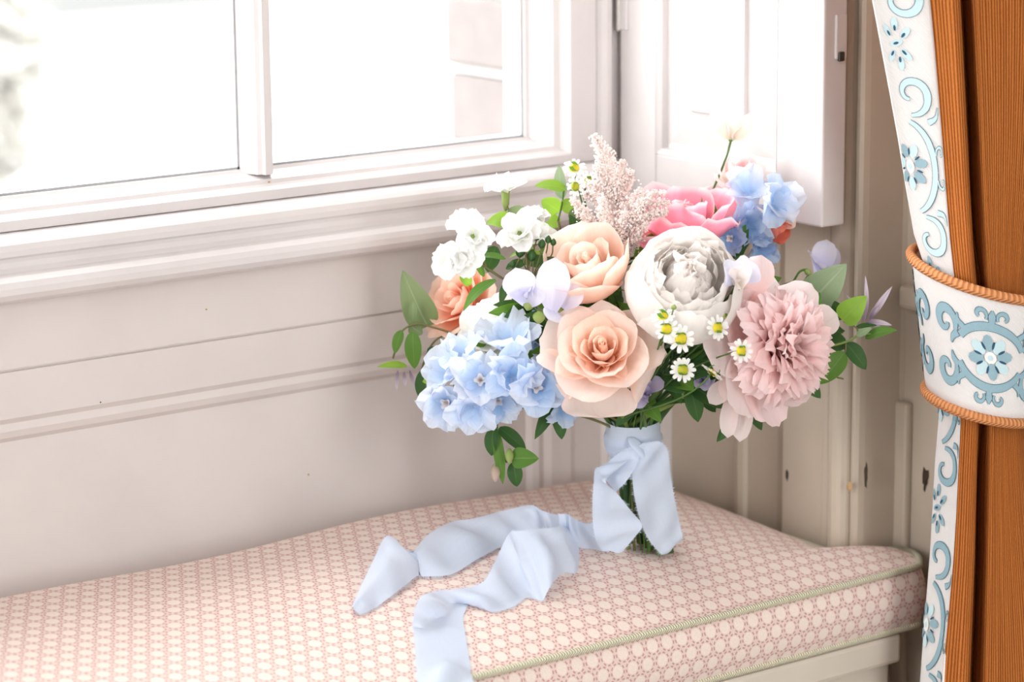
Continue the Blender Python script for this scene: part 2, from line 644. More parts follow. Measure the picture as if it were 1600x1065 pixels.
chip(1446, 748, 'x', XE - 0.0005, 0.0040, 0.0110, M_CHIP, wp, 0)
for yy in (712, 800):
    chip(1302, yy, 'x', XR - 0.0100, 0.0010, 0.0060, M_CHIP2, wp, 0)

# shutter: stiles, rails and a raised fielded panel
SX = 0.150
sh = empty('window_shutter', (SX + 0.012, 0.09, 0.759))
S0 = Vector((SX + 0.012, 0.09, 0.759))
tag(sh, 'white panelled window shutter folded back against the return wall', 'shutter')


def sbox(name, a, b, mat, bev=0.0, parent=sh):
    return box(name, [a[i] - S0[i] for i in range(3)], [b[i] - S0[i] for i in range(3)], mat, parent, bev)


SYa, SYb, SZ0, SZ1 = -0.040, 0.2225, 0.759, 2.42
sbox('stile', (SX, SYa, SZ0), (SX + 0.026, 0.0165, SZ1), M_WHITE, 0.0018)
sbox('stile', (SX, 0.1730, SZ0), (SX + 0.026, SYb, SZ1), M_WHITE, 0.0018)
sbox('rail', (SX + 0.0003, 0.0163, SZ0), (SX + 0.026, 0.1732, 0.797), M_WHITE, 0.0018)
sbox('rail', (SX + 0.0003, 0.0163, 1.55), (SX + 0.026, 0.1732, 1.62), M_WHITE, 0.0018)
sbox('rail', (SX + 0.0003, 0.0163, SZ1 - 0.05), (SX + 0.026, 0.1732, SZ1), M_WHITE, 0.0018)
for (z0, z1) in ((0.797, 1.55), (1.62, SZ1 - 0.05)):
    y0, y1 = 0.0165, 0.173
    rings = [(0.0, 0.0005), (0.0045, 0.0035), (0.0055, 0.0085), (0.010, 0.0095), (0.042, 0.0048), (0.0425, 0.0015), (0.0465, 0.0008)]
    vs, fs = [], []
    for (ins, dep) in rings:
        vs += [(SX + dep - S0.x, y - S0.y, z - S0.z) for (y, z) in ((y0 + ins, z0 + ins), (y1 - ins, z0 + ins), (y1 - ins, z1 - ins), (y0 + ins, z1 - ins))]
    for i in range(len(rings) - 1):
        for j in range(4):
            fs.append((i * 4 + j, i * 4 + (j + 1) % 4, i * 4 + 4 + (j + 1) % 4, i * 4 + 4 + j))
    k = (len(rings) - 1) * 4
    fs.append((k, k + 1, k + 2, k + 3))
    mesh('raised_panel', vs, fs, M_WHITE, sh, smooth=False)
    sbox('panel_back', (SX + 0.012, y0, z0), (SX + 0.022, y1, z1), M_WHITE)
hz = onx(976, 18, SX).z
sbox('hinge', (SX - 0.0025, 0.2105, hz - 0.016), (SX + 0.002, 0.2215, hz + 0.03), M_WHITE, 0.001)
sbox('hinge_pin', (SX - 0.004, 0.2205, hz - 0.018), (SX + 0.001, 0.2245, hz + 0.03), M_BRASS, 0.0015)
lz = onx(1309, 60, SX + 0.02).z
sbox('latch_plate', (SX + 0.012, SYa - 0.002, lz - 0.016), (SX + 0.024, SYa + 0.001, lz + 0.02), M_WHITE, 0.001)
sbox('latch', (SX + 0.014, SYa - 0.004, lz - 0.018), (SX + 0.020, SYa - 0.001, lz - 0.010), M_IRON, 0.001)

# ---- rest of the room, seen only by the light
struct(box('wall_front', (0.3395, -0.125, 0.0), (2.3, 0.0, 2.75), M_CREAM))
struct(box('wall_front_left', (-3.7, -0.112, 0.0), (-2.05, 0.16, 2.75), M_ROOM))
struct(box('wall_side', (2.2, -3.5, 0.0), (2.3, -0.1, 2.75), M_ROOM))
struct(box('floor', (-3.8, -3.6, -0.06), (2.3, 0.34, 0.0), M_FLOORMAT))
struct(box('ceiling', (-3.8, -3.6, 2.75), (2.3, 0.34, 2.82), M_ROOM))
for nm, a, b in (('wall_rear_low', (-3.7, -3.6, 0), (2.3, -3.5, 0.4)), ('wall_rear_high', (-3.7, -3.6, 2.5), (2.3, -3.5, 2.75)),
                 ('wall_rear_side', (-0.3, -3.6, 0.4), (2.3, -3.5, 2.5)), ('wall_rear_end', (-3.7, -3.6, 0.4), (-1.2, -3.5, 2.5)),
                 ('wall_left_low', (-3.8, -3.6, 0), (-3.7, -0.1, 0.4)), ('wall_left_high', (-3.8, -3.6, 2.5), (-3.7, -0.1, 2.75)),
                 ('wall_left_rear', (-3.8, -3.6, 0.4), (-3.7, -1.875, 2.5)), ('wall_left_front', (-3.8, -0.725, 0.4), (-3.7, -0.1, 2.5))):
    struct(box(nm, a, b, M_ROOM))  # gaps left in the rear and left walls are added to let fill light in

# ---- window seat
SEATZ = 0.416
seat = empty('window_bench', (-0.5, 0.06, 0.0))
tag(seat, 'cream painted built-in bench box under the cushion', 'bench')
SO = Vector((-0.5, 0.06, 0.0))


def seatbox(nm, a, b, bev=0.0):
    return box(nm, [a[i] - SO[i] for i in range(3)], [b[i] - SO[i] for i in range(3)], M_SEAT, seat, bev)


seatbox('seat_board', (-2.04, -0.098, 0.390), (0.195, 0.2175, SEATZ), 0.004)
seatbox('front_panel', (-2.04, -0.078, 0.0), (0.17, -0.060, 0.390))
seatbox('front_rail', (-2.04, -0.088, 0.352), (0.190, -0.078, 0.390), 0.002)
seatbox('corner_stile', (0.135, -0.090, 0.0), (0.190, -0.060, 0.352), 0.002)
seatbox('side_panel', (0.180, -0.060, 0.0), (0.192, 0.21, 0.390))

# ================================================================== outside
M_BRICK = plain('pale_red_brick', (0.225, 0.195, 0.19, 1), 0.9, 0.25, 40)
M_MORTAR = plain('lime_mortar', (0.42, 0.41, 0.40, 1), 0.9, 0.1, 40)
M_PAVE = plain('pale_gravel', (0.40, 0.39, 0.37, 1), 0.9, 0.1, 2)
M_LAWN = plain('dry_lawn', (0.125, 0.125, 0.122, 1), 0.9, 0.2, 1.5)
M_STONE = plain('grey_stone_wall', (0.165, 0.165, 0.165, 1), 0.9, 0.25, 1.2)
struct(box('ground_outside', (-60, 0.4, -0.9), (80, 90, -0.7), M_PAVE))
pier = struct(box('wall_outside_reveal', (0.163, 0.36, -0.7), (0.70, 0.50, 2.9), M_MORTAR), 'brick reveal outside the window')
bz = 0.70
k = 0
while bz < 1.25:
    off = 0.0 if k % 2 == 0 else 0.055
    box('brick', (0.152 + off * 0.1, 0.352, bz), (0.152 + 0.10 + off, 0.49, bz + 0.064), M_BRICK, pier, 0.004)
    box('brick', (0.152 + 0.112 + off, 0.352, bz), (0.152 + 0.32, 0.49, bz + 0.064), M_BRICK, pier, 0.004)
    bz += 0.075
    k += 1
struct(box('path_outside', (5.7, 4.0, -0.7), (6.9, 20.0, -0.66), M_LAWN))
struct(box('path_outside_near', (4.3, 3.0, -0.7), (4.7, 12.0, -0.67), M_LAWN))
pt = bpy.data.objects['path_outside']
pt.rotation_euler = (0, 0, 0.0)
struct(box('garden_wall_outside', (4.8, 15.2, -0.7), (9.2, 15.5, 1.2), M_STONE))

sb = onz(-45, 345, -0.7)
shr = empty('garden_shrub', sb)
tag(shr, 'pale blurred garden shrub outside the window at the edge of view', 'shrub')
rs = np.random.default_rng(2)
GV, GF = [], []
for _ in range(900):
    dvec = rs.normal(0, 1, 3)
    dvec /= np.linalg.norm(dvec)
    p = dvec * rs.uniform(0.6, 1.0) * np.array([0.32, 0.32, 0.55]) + np.array([0, 0, 0.58])
    a = rs.normal(0, 1, 3) * 0.05
    b = np.cross(a, rs.normal(0, 1, 3))
    b = b / (np.linalg.norm(b) + 1e-6) * 0.03
    o_ = len(GV)
    GV += [p - a, p - b, p + a, p + b]
    GF.append((o_, o_ + 1, o_ + 2, o_ + 3))
M_SHRUB = plain('dusty_shrub_leaves', (0.38, 0.365, 0.34, 1), 0.8, 0.1, 30)
f_ = mesh('foliage', GV, GF, M_SHRUB, shr, smooth=False)
f_['kind'] = 'stuff'
tube('trunk', [(0, 0, 0), (0.02, 0, 0.3), (0, 0.02, 0.6)], 0.03, M_SHRUB, shr)

# ================================================================== CUSHION
ZE = 0.470
right_edge = np.array(catmull([(0.178, 0.214), (0.186, 0.190), (0.188, 0.130), (0.187, 0.060), (0.185, 0.000), (0.184, -0.022), (0.196, -0.040), (0.226, -0.050), (0.2335, -0.062), (0.228, -0.080), (0.214, -0.0965)], 6))
YF, YB, XL = -0.0965, 0.2145, -1.60


def xright(y):
    return float(np.interp(y, right_edge[::-1, 1], right_edge[::-1, 0]))


def ztop(x, y):
    y = min(max(y, YF), YB)
    xr = xright(y)
    f = (0.165 - y) / 0.2615
    if f >= 0:
        d = 0.032 * f ** 2 + 0.014 * f ** 8
    else:
        b = -f * 0.2615 / (YB - 0.165)
        d = 0.046 * b ** 2.4
    g = min(max((x - (xr - 0.14)) / 0.14, 0), 1)
    dx = 0.034 * g ** 2 + 0.012 * g ** 7
    h = 0.046 - (0.046 ** -0.0) * 0
    # both falls together never reach below the piping
    z = ZE + (0.046 - d) * (0.046 - dx) / 0.046
    lump = (1 - min(d / 0.046, 1)) * (1 - g ** 2)
    z += lump * (0.0018 * math.sin(x * 19 + 1.0) * math.sin(y * 23 + 0.6) + 0.0022 * math.sin(x * 9.5 + 2.6))
    z -= 0.004 * math.exp(-((x) ** 2 + (y) ** 2) / 0.0012) * 0.5
    z += 0.003 * math.exp(-((x - 0.22) ** 2 + (y + 0.07) ** 2) / 0.0008)
    return z


cush = empty('seat_cushion', (-0.3, 0.02, SEATZ))
K0 = Vector((-0.3, 0.02, SEATZ))
tag(cush, 'blush pink ring-print box cushion with sage piping on the window seat', 'cushion')
nx_, ny_ = 130, 60
_ya = np.linspace(YF, YB, 200)
_za = np.array([ztop(-0.2, q) for q in _ya])
_sa = np.r_[0, np.cumsum(np.hypot(np.diff(_ya), np.diff(_za)))]


def arc(y):
    return float(np.interp(y, _ya, _sa))


vs, uv = [], []
for j in range(ny_ + 1):
    y = YF + (YB - YF) * j / ny_
    xr = xright(y)
    for i in range(nx_ + 1):
        t = i / nx_
        x = XL + (xr - XL) * (1 - (1 - t) ** 1.5)
        vs.append(Vector((x, y, ztop(x, y))) - K0)
        uv.append((x, arc(y)))
mesh('top_panel', vs, grid_faces(ny_ + 1, nx_ + 1), M_FABRIC, cush, uv)
# outline (front from left to right, then along the right side, then the back)
outline = [(x, YF) for x in np.linspace(XL, 0.198, 120)] + [tuple(p) for p in right_edge[::-1]] + [(x, YB) for x in np.linspace(0.16, XL, 60)]
outline = np.array(outline)
seglen = np.r_[0, np.cumsum(np.hypot(*np.diff(outline, axis=0).T))]
cen = outline.mean(0)
vs, uv = [], []
ZB = SEATZ + 0.001
rows = 8
nrm = []
for i in range(len(outline)):
    t = outline[min(i + 1, len(outline) - 1)] - outline[max(i - 1, 0)]
    nrm.append(np.array([t[1], -t[0]]) / np.linalg.norm(t))
nrm = np.array(nrm)
for r in range(rows + 1):
    q = r / rows
    for i, p in enumerate(outline):
        b = 0.0085 * math.sin(math.pi * q) ** 0.8 - 0.001
        if p[1] > YB - 0.002 or p[0] < XL + 0.001:
            b = 0.0
        zt_ = ztop(*p)
        x, y = p + nrm[i] * b
        vs.append(Vector((x, y, zt_ + (ZB - zt_) * q)) - K0)
        uv.append((seglen[i] + 0.003, q * 0.054 + 0.004))
mesh('boxing_panel', vs, grid_faces(rows + 1, len(outline)), M_FABRIC, cush, uv)
pts = [Vector((p[0] + nrm[i][0] * 0.001, p[1] + nrm[i][1] * 0.001, ztop(*p) + 0.0005)) - K0 for i, p in enumerate(outline) if True]
tube('piping', pts, 0.0030, M_PIPING, cush, 10)
pts = [Vector((p[0] + nrm[i][0] * 0.001, min(p[1] + nrm[i][1] * 0.001, 0.2145), ZB + 0.0028)) - K0 for i, p in enumerate(outline)]
tube('piping', pts, 0.0030, M_PIPING, cush, 10)
mesh('underside', [Vector((p[0], p[1], ZB)) - K0 for p in outline], [tuple(range(len(outline)))[::-1]], M_FABRIC, cush, [(p[0], p[1]) for p in outline], False)


def oncush(px, py, h=0.0):
    z = 0.5
    for _ in range(5):
        p = onz(px, py, z + h)
        z = ztop(min(p.x, 0.2), p.y)
    return onz(px, py, z + h)


# ================================================================== CURTAIN
# across: border edge, border inner edge, crests and valleys of the folds; keyed at heights by picture row
KEYROWS = [-1100, -400, 0, 150, 300, 450, 545, 650, 800, 930, 1065, 1500, 1900]
KEYPX = {
    'L':  [1180, 1290, 1365, 1393, 1420, 1444, 1461, 1468, 1460, 1447, 1436, 1420, 1415],
    'B':  [1330, 1405, 1455, 1467, 1479, 1492, 1500, 1502, 1497, 1486, 1470, 1440, 1425],
    'c1': [1425, 1472, 1493, 1501, 1508, 1520, 1523, 1523, 1519, 1514, 1508, 1495, 1485],
    'v1': [1440, 1485, 1507, 1515, 1522, 1533, 1536, 1536, 1532, 1527, 1521, 1510, 1500],
    'c2': [1458, 1500, 1520, 1528, 1534, 1544, 1547, 1547, 1544, 1540, 1536, 1526, 1518],
    'p2': [1640, 1632, 1622, 1615, 1606, 1590, 1584, 1586, 1596, 1610, 1622, 1640, 1650],
    'v2': [1700, 1680, 1662, 1650, 1632, 1608, 1598, 1600, 1622, 1685, 1700, 1730, 1750],
    'c3': [1850, 1770, 1730, 1708, 1676, 1632, 1618, 1620, 1660, 1765, 1790, 1850, 1880],
    'E':  [2050, 1900, 1820, 1780, 1720, 1650, 1632, 1636, 1700, 1850, 1890, 1980, 2020],
}
KEYY0 = {'L': -0.155, 'B': -0.186, 'c1': -0.204, 'v1': -0.176, 'c2': -0.208, 'p2': -0.212, 'v2': -0.172, 'c3': -0.202, 'E': -0.155}
KEYY1 = {'L': -0.165, 'B': -0.190, 'c1': -0.205, 'v1': -0.190, 'c2': -0.210, 'p2': -0.212, 'v2': -0.190, 'c3': -0.196, 'E': -0.168}   # gathered in the tieback


def keyy(k, z):
    t = math.exp(-((z - 0.675) / 0.085) ** 4)
    return KEYY0[k] * (1 - t) + KEYY1[k] * t
order = ['L', 'B', 'c1', 'v1', 'c2', 'p2', 'v2', 'c3', 'E']
NZ = 70
zs = np.linspace(2.62, 0.015, NZ)


def curtain_pt(key, z):
    # find picture row for this height on the key's depth plane
    y = keyy(key, z)
    rows_ = KEYROWS
    pts_ = [ony(KEYPX[key][i], rows_[i], y) for i in range(len(rows_))]
    zz = np.array([p.z for p in pts_])[::-1]
    xx = np.array([p.x for p in pts_])[::-1]
    x = float(np.interp(z, zz, xx))
    return x, y


_tab = {k: np.array([curtain_pt(k, z)[0] for z in zs]) for k in order}
for k in order:   # soften the key polyline
    a = _tab[k]
    for _ in range(3):
        a[1:-1] = 0.25 * a[:-2] + 0.5 * a[1:-1] + 0.25 * a[2:]
    _tab[k] = a


TBC = (0.2000, -0.1790)


def tb_rad(z):
    q = (z - 0.63) / 0.105
    return 0.0480 + 0.0140 * min(max(q, -0.4), 1.4)


def gather(x, y, z):
    """cloth pulled inside the tieback"""
    lim = tb_rad(z) - 0.006
    e = max(0.0, 0.622 - z, z - 0.752)
    lim += 1.6 * e + 6 * e * e
    dx, dy = x - TBC[0], (y - TBC[1]) / 0.9
    r = math.hypot(dx, dy)
    if r > lim * 0.8:
        k = lim * (0.8 + 0.2 * (1 - math.exp(-(r - lim * 0.8) / (lim * 0.2)))) / r
        w_ = 1.0 if e < 0.25 else 0.0
        x, y = (TBC[0] + dx * k, TBC[1] + dy * 0.9 * k) if w_ else (x, y)
    return x, y


def fold_row(iz, lo, hi, n):
    """cross-section between two keys, wavy with narrow valleys"""
    ks = order[order.index(lo):order.index(hi) + 1]
    X = [float(_tab[k][iz]) for k in ks]
    Y = [keyy(k, zs[iz]) for k in ks]
    out = []
    for i in range(len(ks) - 1):
        for j in range(n):
            t = j / n
            s = 0.5 - 0.5 * math.cos(math.pi * t)
            out.append(gather(X[i] + (X[i + 1] - X[i]) * t, Y[i] + (Y[i + 1] - Y[i]) * s, zs[iz]))
    out.append(gather(X[-1], Y[-1], zs[iz]))
    return out


curt = empty('curtain', (0.27, -0.175, 0.0))
C0 = Vector((0.27, -0.175, 0.0))
tag(curt, 'burnt orange ribbed curtain with white embroidered leading edge, gathered beside the window seat', 'curtain')


def curtain_sheet(name, lo, hi, n, mat, dz=0.0, back=0.0):
    vs, uv = [], []
    r = np.array(fold_row(int(np.argmin(abs(zs - 0.95))), lo, hi, n))
    cum = np.r_[0, np.cumsum(np.hypot(*np.diff(r, axis=0).T))]
    for iz, z in enumerate(zs):
        r = fold_row(iz, lo, hi, n)
        for j, (x, y) in enumerate(r):
            vs.append(Vector((x, y + back, z)) - C0)
            uv.append((cum[j], z))
    o = mesh(name, vs, grid_faces(NZ, len(r)), mat, curt, uv)
    sm = o.modifiers.new('thickness', 'SOLIDIFY')
    sm.thickness = 0.0025
    sm.offset = -1 if False else 1
    return o


curtain_sheet('orange_panel', 'B', 'E', 8, M_ORANGE)
curtain_sheet('embroidered_border', 'L', 'B', 10, M_TWILL)


def border_xyz(u, z, off=0.0):
    """u 0..1 across the border at height z"""
    f = (2.62 - z) / (2.62 - 0.015) * (NZ - 1)
    i = int(min(max(f, 0), NZ - 2))
    f -= i
    def P(iz):
        x0, x1 = _tab['L'][iz], _tab['B'][iz]
        s = 0.5 - 0.5 * math.cos(math.pi * u)
        return np.array(gather(x0 + (x1 - x0) * u, keyy('L', zs[iz]) + (keyy('B', zs[iz]) - keyy('L', zs[iz])) * s, zs[iz]))
    p = P(i) * (1 - f) + P(i + 1) * f
    d = P(i + 1 if f > .5 else i)
    n = np.array([-(KEYY0['B'] - KEYY0['L']), -(_tab['B'][i] - _tab['L'][i])])
    n = n / np.linalg.norm(n)
    n = np.array([-abs(n[0]), -abs(n[1])])
    return Vector((p[0] + n[0] * off, p[1] + n[1] * off, z))


def stroke(pts, width, taper=True):
    """2-D brush stroke -> (verts2d, faces)"""
    P = np.array(catmull(pts, 6))
    n = len(P)
    T = np.gradient(P, axis=0)
    T /= np.linalg.norm(T, axis=1)[:, None] + 1e-9
    Nn = np.c_[-T[:, 1], T[:, 0]]
    t = np.linspace(0, 1, n)
    wd = np.array([np.interp(x, np.linspace(0, 1, len(width)), width) for x in t]) if hasattr(width, '__len__') else np.full(n, width)
    return P, Nn, wd


def stroke_mesh(pts, width, grow, cols=3):
    P, Nn, wd = stroke(pts, width)
    vs = []
    for p, nn, w_ in zip(P, Nn, wd):
        for c in range(cols):
            s = c / (cols - 1) * 2 - 1
            vs.append(p + nn * s * (w_ + grow))
    return vs, grid_faces(len(P), cols)


def blob2d(c, rx, ry, rot=0, n=10):
    vs = [np.array(c)]
    for i in range(n):
        a = 2 * math.pi * i / n
        x, y = rx * math.cos(a), ry * math.sin(a)
        vs.append(np.array(c) + np.array([x * math.cos(rot) - y * math.sin(rot), x * math.sin(rot) + y * math.cos(rot)]))
    return vs, [(0, i + 1, (i + 1) % n + 1) for i in range(n)]


def spiral(c, r0, r1, a0, a1, n=12, sx=1.0):
    return [(c[0] + sx * (r0 + (r1 - r0) * i / (n - 1)) * math.cos(math.radians(a0 + (a1 - a0) * i / (n - 1))),
             c[1] + (r0 + (r1 - r0) * i / (n - 1)) * math.sin(math.radians(a0 + (a1 - a0) * i / (n - 1)))) for i in range(n)]


class Emb:
    """embroidery: strokes gathered per thread colour, laid a hair above the cloth"""
    def __init__(s, k=1.0):
        s.d = {}
        s.k = k

    def add(s, vf, mat, lay):
        v, f = vf
        D = s.d.setdefault((mat.name, lay), [mat, [], []])
        o = len(D[1])
        D[1] += [tuple(x) for x in v]
        D[2] += [tuple(i + o for i in q) for q in f]

    def line(s, pts, w, fill, edge=None, grow=0.0005, lay=1):
        w = [q * s.k for q in w]
        if edge:
            s.add(stroke_mesh(pts, w, grow), edge, lay)
        s.add(stroke_mesh(pts, w, 0), fill, lay + 1)

    def blob(s, c, rx, ry, rot, mat, lay=2):
        s.add(blob2d(c, rx, ry, rot), mat, lay)


def emb_flower(E, c, r, n=8, sy=1.0):
    for i in range(n):
        a = 2 * math.pi * i / n + 0.2
        E.blob((c[0] + r * 0.62 * math.cos(a), c[1] + sy * r * 0.62 * math.sin(a)), r * 0.34, r * 0.22, a, M_THREAD_LT if i % 2 else M_THREAD_MID, 2)
        E.blob((c[0] + r * 0.55 * math.cos(a + .4), c[1] + sy * r * 0.55 * math.sin(a + .4)), r * 0.17, r * 0.05, a + .4, M_THREAD_NV, 3)
    E.blob(c, r * 0.26, r * 0.26 * sy, 0, M_THREAD_WH, 4)
    E.blob(c, r * 0.12, r * 0.12 * sy, 0, M_THREAD_LT, 5)


def border_motif(E, v, dk, lt):
    """one repeat, 0.19 m tall; x in metres across a 0.05 m border (0 = outer edge)"""
    ol = M_THREAD_DK
    # medallion: oval arc on the inner side
    E.line([(0.010 + 0.026 * math.cos(a) * 1.0, v + 0.0 + 0.038 * math.sin(a)) for a in np.linspace(-1.25, 1.25, 14)], [0.002, 0.0035, 0.0035, 0.002], lt, ol)
    emb_flower(E, (0.013, v), 0.017, 7, 1.3)
    # curled leaves at both ends
    E.line(spiral((0.024, v - 0.058), 0.018, 0.004, 95, -250, 16), [0.0016, 0.0042, 0.0035, 0.0022, 0.0015], lt, ol)
    E.line(spiral((0.022, v + 0.058), 0.017, 0.004, -95, 250, 16), [0.0016, 0.0042, 0.0035, 0.0022, 0.0015], lt, ol)
    E.line([(0.034, v + 0.036), (0.042, v + 0.040), (0.046, v + 0.048)], [0.003, 0.002, 0.0005], lt, ol)
    E.line([(0.034, v - 0.036), (0.042, v - 0.038), (0.046, v - 0.046)], [0.003, 0.002, 0.0005], lt, ol)
    E.line(spiral((0.044, v + 0.012), 0.006, 0.002, 200, -90, 8), [0.0007, 0.0016, 0.0008], lt, ol)
    E.line(spiral((0.044, v - 0.012), 0.006, 0.002, 160, 450, 8), [0.0007, 0.0016, 0.0008], lt, ol)
    # sprig between repeats
    c = (0.016, v + 0.098)
    for i, (dx, dy, rr) in enumerate(((0, 0, 0.3), (0.008, 0.008, 0.9), (-0.006, 0.010, 2.0), (0.007, -0.009, -0.9), (-0.005, -0.010, -2.2), (0.001, 0.015, 1.5), (0.002, -0.016, 1.5))):
        E.blob((c[0] + dx, c[1] + dy), 0.0055, 0.0026, rr, lt, 2)
        E.blob((c[0] + dx * 0.8, c[1] + dy * 0.8), 0.0024, 0.0010, rr, M_THREAD_NV, 3)


E_b = Emb(0.78)
for k in range(-3, 10):
    border_motif(E_b, 0.826 + (k) * 0.19 - 0.0, None, M_THREAD_LT if 0.826 + k * 0.19 > 0.66 else M_THREAD_MID)
for (mn, lay), (mat, v2, f2) in E_b.d.items():
    vs3 = []
    for (x, z) in v2:
        zc_ = min(max(z, 0.02), 2.6)
        u = min(max(x / 0.050, 0.012), 0.985)
        vs3.append(border_xyz(u, zc_, 0.0006 + 0.00035 * lay) - C0)
    o = mesh('embroidery', vs3, f2, mat, curt)
    o['kind'] = 'stuff'

# ---- tieback
TB = empty('curtain_tieback', (0.200, -0.179, 0.62))
T0 = Vector((0.200, -0.179, 0.62))
tag(TB, 'white tieback band with blue embroidered medallion and orange rope edges', 'tieback')


def tb_pt(a, q, off=0.0):
    """a: angle (deg) round the curtain, 0 = right, 270 = towards the room; q: 0 bottom .. 1 top"""
    ar = math.radians(a)
    A = 0.0480 + 0.0140 * q + off
    cx_, cy_ = TBC
    # the band climbs behind, to its hook, and dips towards the room
    back = math.sin(ar) * 0.75 - math.cos(ar) * 0.45
    z0_ = 0.6300 + 0.013 * back
    z1_ = 0.7350 + 0.019 * back
    return Vector((cx_ + A * math.cos(ar), cy_ + A * 0.92 * math.sin(ar), z0_ + (z1_ - z0_) * q))


na, nq = 96, 10
vs, uv = [], []
for j in range(nq + 1):
    for i in range(na):
        vs.append(tb_pt(360 * i / na, j / nq) - T0)
        uv.append((i / na * 0.44, j / nq * 0.11))
o = mesh('band', vs, grid_faces(nq + 1, na, True), M_TWILL, TB, uv)
sm = o.modifiers.new('thickness', 'SOLIDIFY')
sm.thickness = 0.003
sm.offset = -1
for q in (0, 1):
    pth = [tb_pt(360 * i / 120, q, 0.0008) - T0 for i in range(121)]
    tube('rope_edge', pth, 0.0042, M_ROPE, TB, 10)
# medallion embroidered on the band: x in metres along the band from its middle, y up
E_t = Emb(0.92)
ol, mid = M_THREAD_DK, M_THREAD_MID
SL, DK = M_THREAD_MID, M_THREAD_DK
E_t.line([(0.030 * math.cos(a), 0.025 * math.sin(a)) for a in np.linspace(math.radians(20), math.radians(152), 16)], [0.0022, 0.0034, 0.0036, 0.0030], SL, DK)
E_t.line([(0.030 * math.cos(a), 0.025 * math.sin(a)) for a in np.linspace(math.radians(-22), math.radians(-158), 16)], [0.0022, 0.0034, 0.0036, 0.0030], SL, DK)
emb_flower(E_t, (0, 0), 0.0205, 8, 0.92)
for sx in (-1, 1):
    for sy in (-1, 1):
        pts_ = [(sx * p[0], sy * p[1]) for p in spiral((0.041, 0.0185), 0.0135, 0.003, 200, -170, 16, 0.8)]
        E_t.line(pts_, [0.0016, 0.0038, 0.0034, 0.0024, 0.0012], SL, DK)
        E_t.line([(sx * 0.029, sy * 0.013), (sx * 0.0335, sy * 0.0085), (sx * 0.035, sy * 0.003)], [0.0030, 0.0022, 0.0004], SL, DK)
        E_t.line([(sx * 0.024, sy * 0.019), (sx * 0.029, sy * 0.0235), (sx * 0.029, sy * 0.029)], [0.0026, 0.0018, 0.0003], SL, DK)
        pts_ = [(sx * p[0], sy * p[1]) for p in spiral((0.0095, 0.0335), 0.0055, 0.0022, 215, -60, 10)]
        E_t.line(pts_, [0.0008, 0.0018, 0.0010], SL, DK)
for sy in (-1, 1):
    E_t.line([(0, sy * 0.027), (0, sy * 0.0335), (0, sy * 0.0385)], [0.0022, 0.0032, 0.0005], SL, DK)
for rep in (-1, 0, 1, 2):
    for (mn, lay), (mat, v2, f2) in E_t.d.items():
        vs3 = []
        for (x, y) in v2:
            ang = 231.0 + rep * 105 + x / 0.0600 * 57.3
            q = 0.50 + y / 0.103
            vs3.append(tb_pt(ang, min(max(q, 0.06), 0.94), 0.0004 + 0.0003 * lay) - T0)
        o = mesh('embroidery', vs3, f2, mat, TB)
        o['kind'] = 'stuff'

# ================================================================== FLOWERS
CM = 0.01


def petal_data(L, W, ph0, ph1, curl=0.0, r0=0.3, z0=0.0, wrap=1.0, rmin=0.5, base=0.35, tip=0.3, pw=2.6, ruf=0.0, fr=2.5, notch=0.0, jag=0.0,
               tc=0.65, seed=0, nu=9, nt=10, side=0.0, az=0.0, wmax=0.62):
    """one petal round the flower's axis (+Z), all lengths in cm; ph = angle of the petal away from the axis, in degrees"""
    rs = np.random.default_rng(seed)
    s1, s2, s3 = rs.uniform(0, 6.28, 3)
    NS = 40
    R, Z, PH = [r0], [z0], []
    for i in range(NS + 1):
        t = i / NS
        sm = t * t * (3 - 2 * t)
        ph = ph0 + (ph1 - ph0) * sm + curl * max(0, (t - tc) / (1 - tc)) ** 1.6
        PH.append(math.radians(ph))
        if i < NS:
            R.append(R[-1] + L / NS * math.sin(PH[-1]))
            Z.append(Z[-1] + L / NS * math.cos(PH[-1]))
    tt = np.linspace(0, 1, NS + 1)
    vs, uv = [], []
    ca, sa = math.cos(math.radians(az)), math.sin(math.radians(az))
    jg = rs.uniform(-1, 1, nu)
    for i in range(nt):
        t0 = i / (nt - 1)
        for j in range(nu):
            v = j / (nu - 1) * 2 - 1
            t = t0 * (1 - tip * abs(v) ** pw - notch * math.exp(-(v / 0.22) ** 2) + jag * jg[j] * t0 ** 3)
            t = min(max(t, 0), 1)
            r = np.interp(t, tt, R)
            z = np.interp(t, tt, Z)
            ph = np.interp(t, tt, PH)
            wprof = base + (1 - base) * math.sin(min(1, t0 / wmax) * math.pi / 2)
            if t0 > wmax:
                wprof *= 1 - 0.10 * ((t0 - wmax) / (1 - wmax)) ** 2
            wd = W * wprof
            rho = max(abs(r) * wrap, rmin)
            a = max(-2.5, min(2.5, v * wd / rho))
            lat = rho * math.sin(a)
            rad = -rho * (1 - math.cos(a)) * math.cos(ph * 0.6)
            up_ = rho * (1 - math.cos(a)) * math.sin(ph) * 0.85
            e = t0 * t0
            dn = ruf * e * (math.sin(fr * v * math.pi + s1) * (0.4 + 0.6 * abs(v)) + 0.6 * math.sin(2.1 * fr * v * math.pi + s2)) + ruf * 0.5 * math.sin(t0 * 7 + s3) * abs(v)
            rr = r + rad + dn * math.cos(ph)
            zz = z + up_ - dn * math.sin(ph)
            lat += side * t0 * t0
            vs.append((CM * (rr * ca - lat * sa), CM * (rr * sa + lat * ca), CM * zz))
            uv.append((j / (nu - 1), t0))
    return vs, grid_faces(nt, nu), uv


def petal(parent, mat, name='petal', sub=True, **kw):
    v, f, uv = petal_data(**kw)
    return mesh(name, v, f, mat, parent, uv)


